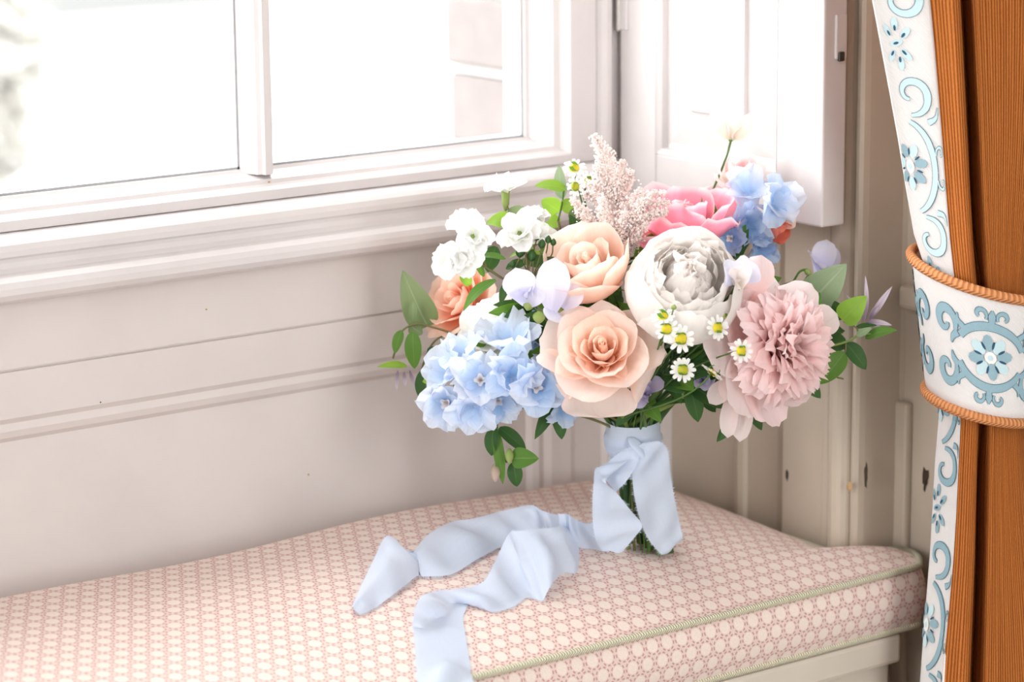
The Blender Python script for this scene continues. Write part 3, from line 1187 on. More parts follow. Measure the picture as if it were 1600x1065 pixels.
def frame(pos, d, roll=0.0):
    d = Vector(d).normalized()
    x = UP.cross(d)
    if x.length < 1e-3:
        x = RT.copy()
    x.normalize()
    y = d.cross(x)
    m = Matrix(((x.x, y.x, d.x, pos.x), (x.y, y.y, d.y, pos.y), (x.z, y.z, d.z, pos.z), (0, 0, 0, 1)))
    return m @ Matrix.Rotation(math.radians(roll), 4, 'Z')


STEM_N = 0
BINDP = at(990, 690, 0.0)
FOOTP = Vector((0.0, 0.0, 0.5))
_axis = (BINDP - FOOTP).normalized()


def ring(center, k, rmax):
    a = k * 2.39996
    r = rmax * math.sqrt(((k * 7) % 40 + 0.5) / 40)
    return center + Vector((math.cos(a) * r, math.sin(a) * r, 0))


M_STEM = thin('green_stem', (0.085, 0.16, 0.04, 1), (0.10, 0.20, 0.045, 1), 0.05, rough=0.5)
M_STEM_DK = thin('dark_green_stem', (0.040, 0.085, 0.028, 1), (0.05, 0.11, 0.03, 1), 0.05, rough=0.5)
M_STEM_LT = thin('yellow_green_stem', (0.22, 0.30, 0.07, 1), (0.20, 0.28, 0.07, 1), 0.1, rough=0.5)
M_STEM_BR = thin('red_brown_stem', (0.20, 0.15, 0.07, 1), (0.16, 0.17, 0.06, 1), 0.05, rough=0.5)


def hermite(p0, t0, p1, t1, n):
    out = []
    for i in range(n + 1):
        s = i / n
        out.append(p0 * (2 * s ** 3 - 3 * s * s + 1) + t0 * (s ** 3 - 2 * s * s + s) + p1 * (-2 * s ** 3 + 3 * s * s) + t1 * (s ** 3 - s * s))
    return out


def stem(root, head, d, rad=0.0021, mat=None, foot=True, bend=0.5):
    """from the flower head back through the binding and down to the cushion"""
    global STEM_N
    k = STEM_N
    STEM_N += 1
    b = ring(BINDP, k, 0.0165)
    L = (head - b).length
    pts = hermite(head, -Vector(d).normalized() * L * bend, b, -_axis * L * 0.7, 14)
    if foot:
        a0 = b - FOOTP
        f = ring(Vector((0.0, 0.0, 0.0)), k + 5, 0.0215)
        f = Vector((f.x, f.y, ztop(f.x, f.y) + 0.002 + 0.004 * random.random()))
        m_ = (b + f) / 2 * 1.0
        pts += [b * 0.66 + f * 0.34, b * 0.33 + f * 0.67, f]
    else:
        pts += [b - _axis * 0.03]
    return tube('stem', pts, rad, mat or M_STEM_DK, root, 6, root.matrix_world.inverted())


GRP = 'flowers and foliage of the tied bouquet'


def flower_root(name, label, cat, pos, d, roll=0, group=GRP):
    r = empty(name)
    r.matrix_world = frame(pos, d, roll)
    bpy.context.view_layer.update()
    tag(r, label, cat, group)
    return r


def sepals(root, n, L, W, mat, ph=(100, 150), z0=-0.2, r0=0.3):
    for i in range(n):
        petal(root, mat, 'sepal', L=L, W=W, ph0=ph[0], ph1=ph[1], r0=r0, z0=z0, wrap=1, rmin=1.2, base=0.7, tip=0.9, pw=1.2, az=i * 360 / n + 20, nu=5, nt=6, seed=i)


def rose(name, label, pos, d, roll, n, R, mats, openness=1.0, seed=0, ruf=0.10, tall=1.0, curlk=1.0, cat='rose', q0=0.0, bud=0.0, wide=1.0):
    root = flower_root(name, label, cat, pos, d, roll)
    rs = np.random.default_rng(seed)
    for k in range(n):
        q = k / (n - 1)
        q = q0 + (1 - q0) * q
        az = k * 137.5 + rs.uniform(-12, 12)
        op = openness
        L = R * (0.62 + 0.50 * q + bud * (1 - q) ** 2) * tall * rs.uniform(0.95, 1.06)
        W = R * (0.20 + 0.62 * q ** 0.8) * wide * rs.uniform(0.95, 1.08)
        ph0 = 18 + 62 * q ** 0.8
        ph1 = -14 + (70 * op) * q ** 1.15
        cl = (18 + 72 * q * op) * curlk * rs.uniform(0.8, 1.25)
        m = mats[0] if q < 0.45 else mats[-1]
        petal(root, m, L=L, W=W, ph0=ph0, ph1=ph1, curl=cl, r0=R * (0.03 + 0.10 * q), z0=-R * 0.10 * q, wrap=1.0 + 0.35 * q, rmin=R * (0.085 + 0.05 * q), base=0.55, tip=0.20 + 0.06 * q,
              pw=3.0, ruf=R * ruf * 0.22 * (0.35 + q), fr=1.3 + rs.uniform(0, .8), tc=0.68, seed=seed * 100 + k, az=az, nu=13, nt=14, side=rs.uniform(-.1, .1) * R * 0.4,
              notch=-0.03 * q, jag=0.02 * q)
    petal_core = rs
    # rosebud heart: a tight furled scroll
    vs, uv = [], []
    na_, nz_ = 46, 6
    for i in range(nz_):
        for j in range(na_):
            a = j / (na_ - 1) * 4.6 * math.pi
            r = R * (0.012 + 0.088 * j / (na_ - 1)) * (1.0 - 0.15 * (i / (nz_ - 1)) + (0.18 if i == nz_ - 1 else 0))
            h = R * (0.34 + bud + 0.30 * i / (nz_ - 1) - 0.07 * (j / (na_ - 1)) + 0.012 * math.sin(a * 1.5))
            vs.append((CM * r * math.cos(a), CM * r * math.sin(a), CM * h * tall))
            uv.append((0.5, i / (nz_ - 1)))
    mesh('heart', vs, grid_faces(nz_, na_), mats[0], root, uv)
    sepals(root, 5, R * 0.55, R * 0.11, M_LEAF, (95, 130), -0.15 * R, 0.25)
    stem(root, pos - Vector(d).normalized() * 0.2 * R * CM, d, 0.0026, M_STEM_DK)
    return root


# ---- petal and leaf colours
M_PEACH_IN = thin('peach_rose_heart', srgb(250, 186, 148), srgb(255, 230, 214), 0.55, g0=0.0, g1=0.75, vein=0.04)
M_PEACH = thin('peach_rose_petal', srgb(253, 204, 174), srgb(255, 236, 226), 0.52, g0=0.05, g1=0.6, vein=0.05)
M_TAN_IN = thin('tan_rose_heart', srgb(238, 186, 156), srgb(252, 228, 214), 0.52, g0=0.0, g1=0.8, vein=0.04)
M_TAN = thin('tan_rose_petal', srgb(236, 180, 146), srgb(248, 220, 204), 0.50, g0=0.1, g1=0.9, vein=0.05, edge=srgb(252, 234, 224))
M_CORALP = thin('coral_peach_petal', srgb(248, 174, 134), srgb(254, 222, 204), 0.5, g0=0.2, g1=0.95, vein=0.05)
M_HOT = thin('hot_pink_petal', srgb(244, 152, 146), srgb(250, 164, 184), 0.48, g0=0.1, g1=0.8, vein=0.06, edge=srgb(255, 240, 238))
M_WHITEP = thin('white_peony_petal', srgb(248, 232, 218), srgb(253, 250, 247), 0.5, g0=0.0, g1=0.6, vein=0.03)
M_WHITE_IN = thin('white_peony_heart', srgb(252, 242, 230), srgb(254, 250, 247), 0.58, g0=0.0, g1=0.7, vein=0.03)
M_BLUSH = thin('blush_peony_petal', srgb(251, 212, 208), srgb(254, 234, 234), 0.48, g0=0.0, g1=0.9, vein=0.05)
M_BLUSH_IN = thin('blush_peony_heart', srgb(252, 210, 202), srgb(255, 234, 233), 0.62, g0=0.0, g1=0.8, vein=0.05)
M_BLUSH_PALE = thin('pale_blush_guard_petal', srgb(246, 222, 216), srgb(252, 240, 238), 0.55, g0=0.0, g1=0.9, vein=0.05)
M_IVORY = thin('ivory_petal', srgb(250, 246, 232), srgb(253, 252, 249), 0.5, g0=0.0, g1=0.6, vein=0.05)
M_BLUE = thin('pale_blue_delphinium_petal', srgb(200, 222, 247), srgb(232, 240, 253), 0.5, g0=0.05, g1=0.9, vein=0.10, edge=srgb(234, 239, 252), veinscale=(16, 3, 1))
M_BLUE2 = thin('sky_blue_delphinium_petal', srgb(172, 208, 242), srgb(214, 229, 249), 0.5, g0=0.05, g1=0.95, vein=0.10, veinscale=(16, 3, 1))
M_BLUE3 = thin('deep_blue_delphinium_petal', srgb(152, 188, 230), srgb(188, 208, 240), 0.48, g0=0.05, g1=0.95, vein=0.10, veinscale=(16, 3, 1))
M_BEE = thin('cream_floret_eye', srgb(236, 222, 212), srgb(250, 242, 236), 0.4, vein=0.05)
M_SWEET = thin('lavender_sweet_pea_petal', srgb(220, 220, 246), srgb(238, 238, 253), 0.5, vein=0.06)
M_SWEETW = thin('white_sweet_pea_petal', srgb(246, 240, 226), srgb(252, 244, 240), 0.45, vein=0.04)
M_LILAC = thin('dusty_lilac_petal', srgb(160, 150, 190), srgb(196, 190, 220), 0.36, vein=0.06)
M_CLEM = thin('mauve_clematis_petal', srgb(150, 128, 152), srgb(214, 202, 214), 0.36, vein=0.1, mid=srgb(150, 128, 150))
M_JAS = thin('white_blossom_petal', srgb(244, 246, 236), srgb(252, 252, 252), 0.42, vein=0.03)
M_DAISY = thin('white_daisy_petal', srgb(238, 240, 232), srgb(252, 252, 250), 0.35, vein=0.05)
M_YOLK = plain('yellow_daisy_disc', srgb(226, 206, 40), 0.7, 0.35, 900)
M_YOLK2 = plain('green_yellow_daisy_disc', srgb(186, 186, 40), 0.7, 0.35, 900)
M_ASTIL = thin('pale_pink_astilbe_floret', srgb(253, 240, 236), srgb(255, 250, 248), 0.6, vein=0.02)
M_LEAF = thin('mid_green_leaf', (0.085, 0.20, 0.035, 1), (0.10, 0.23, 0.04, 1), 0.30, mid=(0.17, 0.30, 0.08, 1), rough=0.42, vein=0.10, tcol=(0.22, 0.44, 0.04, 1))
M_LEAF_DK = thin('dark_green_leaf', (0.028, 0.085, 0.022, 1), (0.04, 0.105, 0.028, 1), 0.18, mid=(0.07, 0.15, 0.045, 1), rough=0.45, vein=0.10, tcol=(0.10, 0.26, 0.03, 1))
M_LEAF_LT = thin('bright_green_leaf', (0.24, 0.44, 0.06, 1), (0.28, 0.50, 0.07, 1), 0.45, mid=(0.34, 0.52, 0.12, 1), rough=0.45, vein=0.08, tcol=(0.42, 0.70, 0.07, 1))
M_LEAF_GR = thin('sage_green_leaf', (0.20, 0.28, 0.12, 1), (0.25, 0.33, 0.16, 1), 0.3, mid=(0.32, 0.40, 0.22, 1), rough=0.5, vein=0.08)
M_LEAF_PALE = thin('pale_frosted_leaf', (0.30, 0.42, 0.24, 1), (0.36, 0.48, 0.29, 1), 0.35, mid=(0.46, 0.56, 0.38, 1), rough=0.5, vein=0.08)
M_BUD = thin('green_bud_skin', (0.26, 0.36, 0.09, 1), (0.33, 0.40, 0.14, 1), 0.15, vein=0.1)
M_BUDP = thin('pinkish_bud_skin', (0.36, 0.30, 0.20, 1), (0.60, 0.45, 0.38, 1), 0.2, vein=0.1)
M_CORAL = thin('coral_bud_petal', srgb(206, 92, 66), srgb(238, 140, 118), 0.3, vein=0.06)


def blade_data(A, B, W, nrm, outline='leaf', cup=0.15, bow=0.1, ruf=0.0, seed=0, nu=7, nt=12, twist=0.0, lean=0.0):
    """leaf or free petal from A to B (world), half-width W, facing nrm"""
    A, B = Vector(A), Vector(B)
    ax = (B - A)
    L = ax.length
    ax.normalize()
    nn = Vector(nrm)
    nn = (nn - ax * nn.dot(ax)).normalized()
    sd = ax.cross(nn)
    rs = np.random.default_rng(seed)
    s1, s2 = rs.uniform(0, 6.28, 2)
    vs, uv = [], []
    for i in range(nt):
        t = i / (nt - 1)
        if outline == 'leaf':
            w_ = (t + 0.012) ** 0.55 * (1 - t + 0.004) ** 0.80 / 0.55
        elif outline == 'lance':
            w_ = (t + 0.015) ** 0.8 * (1 - t + 0.004) ** 0.95 / 0.30 * 0.62
        elif outline == 'heart':
            w_ = (t + 0.02) ** 0.32 * (1 - t + 0.003) ** 0.85 / 0.62
        else:   # rounded petal
            w_ = (0.22 + 0.78 * math.sin(min(t / 0.68, 1) * math.pi / 2)) * (max(0.0, 1 - max(0, (t - 0.60) / 0.40) ** 2.2)) ** 0.5
        w_ *= W
        c0 = A + ax * (L * t) + nn * (L * bow * math.sin(math.pi * t)) + sd * (lean * L * math.sin(math.pi * t))
        tw = twist * t
        for j in range(nu):
            v = j / (nu - 1) * 2 - 1
            off = sd * math.cos(tw) + nn * math.sin(tw)
            no = nn * math.cos(tw) - sd * math.sin(tw)
            dz = cup * W * (abs(v) ** 1.4) * (w_ / W) + ruf * W * math.sin(t * 9 + s1 + v * 2) * abs(v) + ruf * W * 0.6 * math.sin(v * 5 + s2) * t * t
            vs.append(c0 + off * (w_ * v) + no * dz)
            uv.append((j / (nu - 1), t))
    return vs, grid_faces(nt, nu), uv


def blade(root, A, B, W, nrm, mat, name='leaf', **kw):
    v, f, uv = blade_data(A, B, W, nrm, **kw)
    inv = root.matrix_world.inverted()
    return mesh(name, [inv @ x for x in v], f, mat, root, uv)


def pod(root, c, d, L, R, mat, name='bud', n=8, rings=7):
    """closed bud"""
    d = Vector(d).normalized()
    x = d.orthogonal().normalized()
    y = d.cross(x)
    vs, uv = [], []
    for i in range(rings):
        t = i / (rings - 1)
        r = R * math.sin(math.pi * (0.04 + 0.93 * t)) ** 0.75 * (1 - 0.25 * t)
        for j in range(n):
            a = 2 * math.pi * j / n
            rr = r * (1 + 0.05 * math.cos(a * 5))
            vs.append(Vector(c) + d * (L * (t - 0.0)) + x * rr * math.cos(a) + y * rr * math.sin(a))
            uv.append((j / n, t))
    f = grid_faces(rings, n, True) + [tuple(range(n))[::-1], tuple(range((rings - 1) * n, rings * n))]
    inv = root.matrix_world.inverted()
    return mesh(name, [inv @ v for v in vs], f, mat, root, uv)


def twig(root, pts, rad, mat, name='stem', sides=5):
    pts = [Vector(p) for p in catmull([tuple(p) for p in pts], 5)] if len(pts) > 2 else [Vector(p) for p in pts]
    return tube(name, pts, rad, mat, root, sides, root.matrix_world.inverted())


# ------------------------------------------------------------------ the large blooms
# peach rose in front
rr_ = rose('rose', 'full open peach rose at the front of the bouquet above the ribbon', at(942, 560, -0.085), vdir(-0.06, 0.46, 0.90), 30, 15, 4.15, [M_PEACH_IN, M_PEACH], 1.02, 3, 0.20, 1.0, 0.95, bud=0.10, wide=1.10)
for (a, b, wd, bw, cp) in (((935, 575), (936, 652), 0.030, 0.16, 0.25), ((905, 570), (864, 592), 0.022, 0.18, 0.25), ((985, 580), (1014, 596), 0.022, 0.2, 0.25)):
    blade(rr_, at(*a, -0.088), at(*b, -0.083), wd, vdir(0, 0.2, 1), M_PEACH, 'petal', outline='petal', cup=cp, bow=bw, ruf=0.05, seed=a[0], nu=11, nt=12)
# tan rose
rose('rose', 'cupped tan rose seen from the side, between white blossom and white peony', at(932, 446, -0.040), vdir(-0.30, 0.74, 0.60), 75, 13, 3.8, [M_TAN_IN, M_TAN], 0.20, 11, 0.12, 1.38, 1.3, wide=1.12)
# coral peach rose at the far side
rose('rose', 'half hidden apricot rose behind the white jasmine-like blossom', at(732, 478, 0.055), vdir(-0.70, 0.35, 0.6), 10, 14, 3.2, [M_CORALP, M_CORALP], 0.85, 21, 0.16, 1.2, 1.0)
# hot pink one
rose('rose', 'hot pink rose with pale petal rims behind the white peony', at(1072, 388, 0.045), vdir(-0.02, 0.95, 0.33), 40, 10, 5.6, [M_HOT, M_HOT], 0.55, 31, 0.34, 1.16, 1.25, wide=1.15)


def peony_white():
    pos = at(1064, 462, -0.070)
    d = vdir(0.08, 0.50, 0.86)
    root = flower_root('peony', 'large white peony with cupped outer petals and ruffled heart', 'peony', pos, d, 0)
    rs = np.random.default_rng(5)
    R = 6.0
    for k in range(9):      # outer cup
        az = k * 137.5 + 20
        petal(root, M_WHITEP, L=R * rs.uniform(1.35, 1.55), W=R * rs.uniform(0.62, 0.74), ph0=88, ph1=-37 + rs.uniform(-10, 12), curl=rs.uniform(-10, 25), r0=0.4, z0=-R * 0.32, wrap=1.0, rmin=1.6, base=0.45,
              tip=0.22, pw=2.4, ruf=0.13, fr=1.8, tc=0.72, seed=500 + k, az=az, nu=15, nt=16, jag=0.03)
    for k in range(10):
        az = k * 137.5 + 70
        petal(root, M_WHITEP, L=R * rs.uniform(1.05, 1.2), W=R * rs.uniform(0.42, 0.55), ph0=74, ph1=-26 + rs.uniform(-12, 14), curl=rs.uniform(0, 40), r0=0.3, z0=-R * 0.15, wrap=1.0, rmin=1.1, base=0.4,
              tip=0.22, pw=2.4, ruf=0.22, fr=2.4, tc=0.7, seed=540 + k, az=az, nu=13, nt=13, jag=0.05, notch=0.05)
    for k in range(34):     # ruffled heart: petals close in over one another
        q = (k + 0.5) / 34
        az = k * 137.5
        petal(root, M_WHITE_IN, L=R * rs.uniform(0.78, 0.98), W=R * rs.uniform(0.20, 0.32), ph0=16 + 58 * q, ph1=-46 + 14 * q + rs.uniform(-12, 12), curl=rs.uniform(-10, 70), r0=0.12 + 0.5 * q, z0=0.02 * R, wrap=1.0,
              rmin=0.7, base=0.4, tip=0.25, pw=2.0, ruf=0.20, fr=2.0, tc=0.66, seed=600 + k, az=az, nu=9, nt=10, jag=0.09, notch=rs.uniform(0, 0.18), side=rs.uniform(-.4, .4))
    sepals(root, 5, 2.2, 0.9, M_LEAF_DK, (95, 80), -R * 0.36, 0.3)
    stem(root, pos - d * 0.018, d, 0.0032, M_STEM_DK)


def peony_blush():
    pos = at(1202, 542, -0.070)
    d = vdir(0.62, 0.04, 0.78)
    root = flower_root('peony', 'big blush pink peony with shaggy ball of narrow petals', 'peony', pos, d, 0)
    rs = np.random.default_rng(9)
    R = 5.6
    for k in range(8):      # guard petals
        az = k * 45 + rs.uniform(-8, 8)
        petal(root, M_BLUSH_PALE if k % 3 else M_BLUSH, L=R * rs.uniform(1.0, 1.2), W=R * rs.uniform(0.42, 0.52), ph0=88, ph1=58 + rs.uniform(-20, 15), curl=rs.uniform(-30, 25), r0=0.3, z0=-R * 0.22, wrap=1.3, rmin=2.4,
              base=0.35, tip=0.28, pw=2.3, ruf=0.16, fr=1.8, seed=700 + k, az=az, nu=13, nt=13, jag=0.03)
    n = 115
    for k in range(n):      # shaggy ball
        q = (k + 0.5) / n
        az = k * 137.5 + rs.uniform(-10, 10)
        tilt = 2 + 92 * q ** 0.80 + rs.uniform(-7, 7)
        m = M_BLUSH_IN if q < 0.55 else M_BLUSH
        petal(root, m, L=R * (0.90 + 0.10 * rs.uniform(-1, 1) - 0.06 * q), W=R * rs.uniform(0.12, 0.20), ph0=tilt * 0.75, ph1=tilt + rs.uniform(-14, 14), curl=rs.uniform(15, 105), r0=0.15 + 0.4 * q, z0=0.06 * R * (1 - q), wrap=1.0,
              rmin=0.9, base=0.35, tip=0.22, pw=2.0, ruf=0.16, fr=1.9, tc=0.55, seed=740 + k, az=az, nu=7, nt=8, jag=0.12, notch=rs.uniform(-0.05, 0.22), side=rs.uniform(-.5, .5))
    # loose drooping guard petals below
    for (a, b, wd, bow) in (((1150, 598), (1137, 684), 0.0075, 0.10), ((1168, 592), (1156, 690), 0.0085, -0.06), ((1152, 590), (1108, 630), 0.0085, 0.08), ((1140, 560), (1165, 625), 0.016, 0.10)):
        blade(root, at(*a, -0.075), at(*b, -0.080), wd, vdir(-0.3, 0.1, 1), M_BLUSH_PALE, 'petal', outline='petal', cup=0.35, bow=bow, ruf=0.06, seed=int(a[0]))
    blade(root, at(1172, 470, -0.07), at(1190, 398, -0.065), 0.013, vdir(0.1, 0.2, 1), M_BLUSH, 'petal', outline='petal', cup=0.3, bow=0.1, ruf=0.05, seed=8)
    blade(root, at(1255, 520, -0.06), at(1308, 490, -0.055), 0.013, vdir(0.1, 0.3, 1), M_BLUSH_PALE, 'petal', outline='petal', cup=0.2, bow=0.05, ruf=0.10, seed=18)
    sepals(root, 5, 2.4, 0.8, M_LEAF_DK, (95, 120), -R * 0.26, 0.3)
    for (a, b) in (((1165, 625), (1190, 672)), ((1150, 640), (1120, 690)), ((1255, 590), (1282, 622))):
        blade(root, at(*a, -0.05), at(*b, -0.055), 0.0075, vdir(0.2, -0.2, 1), M_LEAF_DK, 'leaf', cup=0.3, seed=3)
    stem(root, pos - d * 0.013, d, 0.0032, M_STEM_DK)


def peony_ivory():
    pos = at(778, 522, -0.005)
    d = vdir(-0.35, 0.35, 0.85)
    root = flower_root('ranunculus', 'loose ivory white bloom tucked behind the pale blue delphinium', 'flower', pos, d, 0)
    rs = np.random.default_rng(15)
    for k in range(14):
        q = k / 13
        petal(root, M_IVORY, L=3.0 + 0.5 * q, W=1.1 + 0.6 * q, ph0=40 + 46 * q, ph1=-20 + 62 * q + rs.uniform(-10, 10), curl=rs.uniform(0, 30), r0=0.2 + 0.2 * q, z0=-0.3 * q, wrap=1.2, rmin=0.9, base=0.4, tip=0.24, ruf=0.10, fr=1.7,
              seed=800 + k, az=k * 137.5, nu=11, nt=11, jag=0.03)
    stem(root, pos - d * 0.008, d, 0.0024, M_STEM_DK)
    pos = at(1156, 290, 0.095)
    d = vdir(0.1, 0.75, 0.6)
    root = flower_root('ranunculus', 'out of focus ivory bloom below the white sweet pea by the shutter', 'flower', pos, d, 0)
    for k in range(14):
        q = k / 13
        petal(root, M_SWEETW if k > 6 else M_BLUSH, L=2.7 + 0.4 * q, W=1.0 + 0.6 * q, ph0=30 + 50 * q, ph1=-24 + 50 * q, curl=10, r0=0.2 + 0.2 * q, z0=-0.3 * q, wrap=1.2, rmin=0.8, base=0.4, tip=0.24, ruf=0.08, fr=1.7,
              seed=840 + k, az=k * 137.5, nu=11, nt=10)
    stem(root, pos - d * 0.008, d, 0.0022, M_STEM_DK)


peony_white()
peony_blush()
peony_ivory()


# ------------------------------------------------------------------ delphinium
def floret(root, pos, d, R, mats, seed, eye=True, roll=0.0, n=5):
    """one delphinium floret: cupped petals round a cream eye, with a spur behind"""
    e = empty('floret', parent=root)
    bpy.context.view_layer.update()
    e.matrix_world = frame(pos, d, roll)
    bpy.context.view_layer.update()
    rs = np.random.default_rng(seed)
    for k in range(n):
        petal(e, mats[k % len(mats)], L=R * rs.uniform(0.95, 1.15), W=R * rs.uniform(0.50, 0.62), ph0=52 + rs.uniform(-12, 12), ph1=68 + rs.uniform(-32, 30), curl=rs.uniform(-45, 45), r0=0.08, wrap=1.0, rmin=R * 0.7, base=0.25, tip=0.34,
              pw=2.0, ruf=0.17 * R, fr=1.7, tc=0.5, seed=seed * 10 + k, az=k * 360 / n + rs.uniform(-8, 8), nu=9, nt=9, jag=0.04)
    if eye:
        for k in range(4):
            petal(e, M_BEE, 'eye_petal', L=R * 0.30, W=R * 0.11, ph0=20, ph1=45, curl=50, r0=0.05, wrap=1, rmin=0.2, base=0.5, tip=0.3, ruf=0.03, seed=seed * 10 + 7 + k, az=k * 90 + 30, nu=5, nt=5)
    vs, fs, uv = tube_data([(0, 0, 0), (0, 0.1 * CM, -0.5 * R * CM), (0, 0.35 * R * CM, -0.95 * R * CM)], [0.16 * R * CM, 0.10 * R * CM, 0.02 * R * CM], 6)
    mesh('spur', vs, fs, mats[0], e, uv)
    return e


def delphinium(label, spine, florets, seed, dk=M_STEM_DK):
    pos = spine[0]
    d = (spine[0] - spine[1]).normalized()
    root = flower_root('delphinium', label, 'delphinium', pos, d)
    st = stem(root, pos, d, 0.0018, M_STEM)
    for i, (px, py, dd, dr, R, mats, eye, roll) in enumerate(florets):
        p = at(px, py, dd)
        floret(root, p, vdir(*dr), R, mats, seed + i, eye, roll)
        back = p - vdir(*dr) * 0.006
        twig(root, [back, (back + pos) / 2 + Vector((0, 0, -0.004)), pos - d * 0.01], 0.0008, M_STEM, 'stalk', 5)
    return root


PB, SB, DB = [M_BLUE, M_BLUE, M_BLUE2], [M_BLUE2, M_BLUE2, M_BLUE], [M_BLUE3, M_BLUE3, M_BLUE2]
delphinium('pale blue delphinium spray left of the front peach rose', [at(800, 590, -0.02), at(880, 640, -0.02)], [
    (728, 560, -0.055, (-0.45, 0.75, 0.5), 2.2, [M_BLUE], False, 25),
    (740, 636, -0.068, (-0.1, -0.45, 0.9), 2.3, [M_BLUE], False, 35),
    (800, 588, -0.078, (0.05, 0.2, 1.0), 2.5, [M_BLUE, M_BLUE2], False, 5),
    (858, 588, -0.062, (0.3, 0.2, 0.9), 2.1, [M_BLUE2], False, 5),
    (700, 628, -0.055, (-0.35, -0.25, 0.9), 2.6, [M_BLUE], True, 15),
    (706, 584, -0.045, (-0.75, 0.30, 0.6), 2.45, [M_BLUE], False, 40),
    (752, 594, -0.074, (-0.15, 0.10, 1.0), 2.75, [M_BLUE], True, 65),
    (778, 624, -0.062, (0.05, -0.35, 0.95), 2.20, [M_BLUE, M_BLUE2], True, 20),
    (796, 540, -0.050, (-0.10, 0.75, 0.6), 2.9, [M_BLUE], False, 10),
    (836, 604, -0.080, (0.25, -0.05, 1.0), 2.6, [M_BLUE2, M_BLUE2, M_BLUE], True, 50),
    (880, 630, -0.055, (0.35, -0.75, 0.6), 1.9, SB, False, 0)], 300)
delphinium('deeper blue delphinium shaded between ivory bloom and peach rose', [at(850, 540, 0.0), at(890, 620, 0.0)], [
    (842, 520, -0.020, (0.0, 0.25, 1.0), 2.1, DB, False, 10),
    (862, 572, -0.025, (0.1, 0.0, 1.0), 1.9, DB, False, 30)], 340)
delphinium('light blue delphinium spray in front of the shutter', [at(1180, 360, 0.05), at(1130, 450, 0.03)], [
    (1208, 318, 0.032, (0.45, 0.30, 0.85), 2.45, [M_BLUE, M_BLUE2], False, 20),
    (1170, 300, 0.052, (-0.20, 0.45, 0.85), 2.4, [M_BLUE], False, 60),
    (1168, 352, 0.040, (0.10, -0.05, 1.0), 2.2, [M_BLUE2, M_BLUE3], False, 35),
    (1142, 372, 0.020, (-0.35, -0.10, 0.95), 1.75, DB, True, 10),
    (1186, 384, 0.040, (0.35, -0.40, 0.85), 1.8, DB, False, 45)], 360)


# ------------------------------------------------------------------ sweet peas
def sweet_pea(label, pos, d, roll, R, mat, mat2=None, seed=0, stalk=True, head=None):
    root = flower_root('sweet_pea', label, 'sweet pea', pos, d, roll)
    mat2 = mat2 or mat
    # banner: one broad upright petal with a notch, two wings before it, a small keel
    petal(root, mat, 'banner_petal', L=R * 1.15, W=R * 0.95, ph0=20, ph1=75, curl=30, r0=0.05, wrap=1.0, rmin=R * 0.75, base=0.30, tip=0.30, pw=2.2, ruf=0.09 * R, fr=1.3, notch=0.16, seed=seed, az=90, nu=15, nt=12)
    for k in (-1, 1):
        petal(root, mat2, 'wing_petal', L=R * 0.95, W=R * 0.46, ph0=10, ph1=50, curl=20, r0=0.05, wrap=1.0, rmin=R * 0.4, base=0.3, tip=0.35, pw=2.0, ruf=0.08 * R, fr=1.2, seed=seed + 3 + k, az=90 + k * 62, nu=9, nt=9)
    petal(root, mat2, 'keel', L=R * 0.6, W=R * 0.25, ph0=0, ph1=25, curl=0, r0=0.02, wrap=1.0, rmin=0.25 * R, base=0.4, tip=0.3, seed=seed + 9, az=270, nu=7, nt=7)
    for k in range(3):
        petal(root, M_LEAF, 'sepal', L=R * 0.32, W=R * 0.08, ph0=40, ph1=70, r0=0.1, z0=-0.15, rmin=0.3, base=0.8, tip=0.9, pw=1.2, az=k * 120 + 30, nu=3, nt=5)
    if stalk:
        stem(root, pos - Vector(d).normalized() * 0.002, d, 0.0010, M_STEM)
    return root


sp = sweet_pea('pale lavender sweet pea pair left of the tan rose', at(826, 462, -0.075), vdir(-0.35, 0.65, 0.7), -15, 1.25, M_SWEET, seed=41)
for a, b, wd in (((862, 490), (868, 402), 0.0135), ((880, 482), (905, 445), 0.010), ((870, 486), (858, 500), 0.009), ((822, 470), (806, 418), 0.0135), ((824, 478), (826, 440), 0.016)):
    blade(sp, at(*a, -0.072), at(*b, -0.078), wd, vdir(-0.1 + 0.004 * (a[0] - 850), 0.25, 1), M_SWEET, 'wing_petal', outline='petal', cup=0.25, bow=0.12, ruf=0.07, seed=a[0])
sweet_pea('lavender white sweet pea between white and blush peonies', at(1150, 446, -0.095), vdir(0.2, 0.55, 0.8), 10, 2.1, M_SWEET, M_SWEETW, 51)
sp = sweet_pea('out of focus lilac sweet pea standing above the blush peony', at(1282, 428, 0.075), vdir(0.15, 0.75, 0.55), 20, 2.0, M_SWEET, M_SWEET, 61)
blade(sp, at(1284, 430, 0.072), at(1292, 374, 0.074), 0.0105, vdir(-0.2, 0, 1), M_SWEET, 'wing_petal', outline='petal', cup=0.35, bow=0.1, ruf=0.08, seed=4)
sp = sweet_pea('white sweet pea held highest in the bouquet on a thin curled stalk', at(1142, 218, 0.095), vdir(0.1, 0.85, 0.45), -20, 2.0, M_SWEETW, M_SWEETW, 71)
blade(sp, at(1138, 218, 0.093), at(1132, 158, 0.093), 0.0125, vdir(-0.3, 0, 1), M_SWEETW, 'wing_petal', outline='petal', cup=0.3, bow=0.1, ruf=0.06, seed=14)
blade(sp, at(1150, 216, 0.092), at(1192, 190, 0.090), 0.0115, vdir(0.2, 0.3, 1), M_SWEETW, 'wing_petal', outline='petal', cup=0.3, bow=0.15, ruf=0.08, seed=24)
sp = sweet_pea('dusty lilac sweet pea low down beside the stems', at(1008, 618, -0.062), vdir(0.1, 0.4, 0.9), 80, 1.2, M_LILAC, M_LILAC, 81)
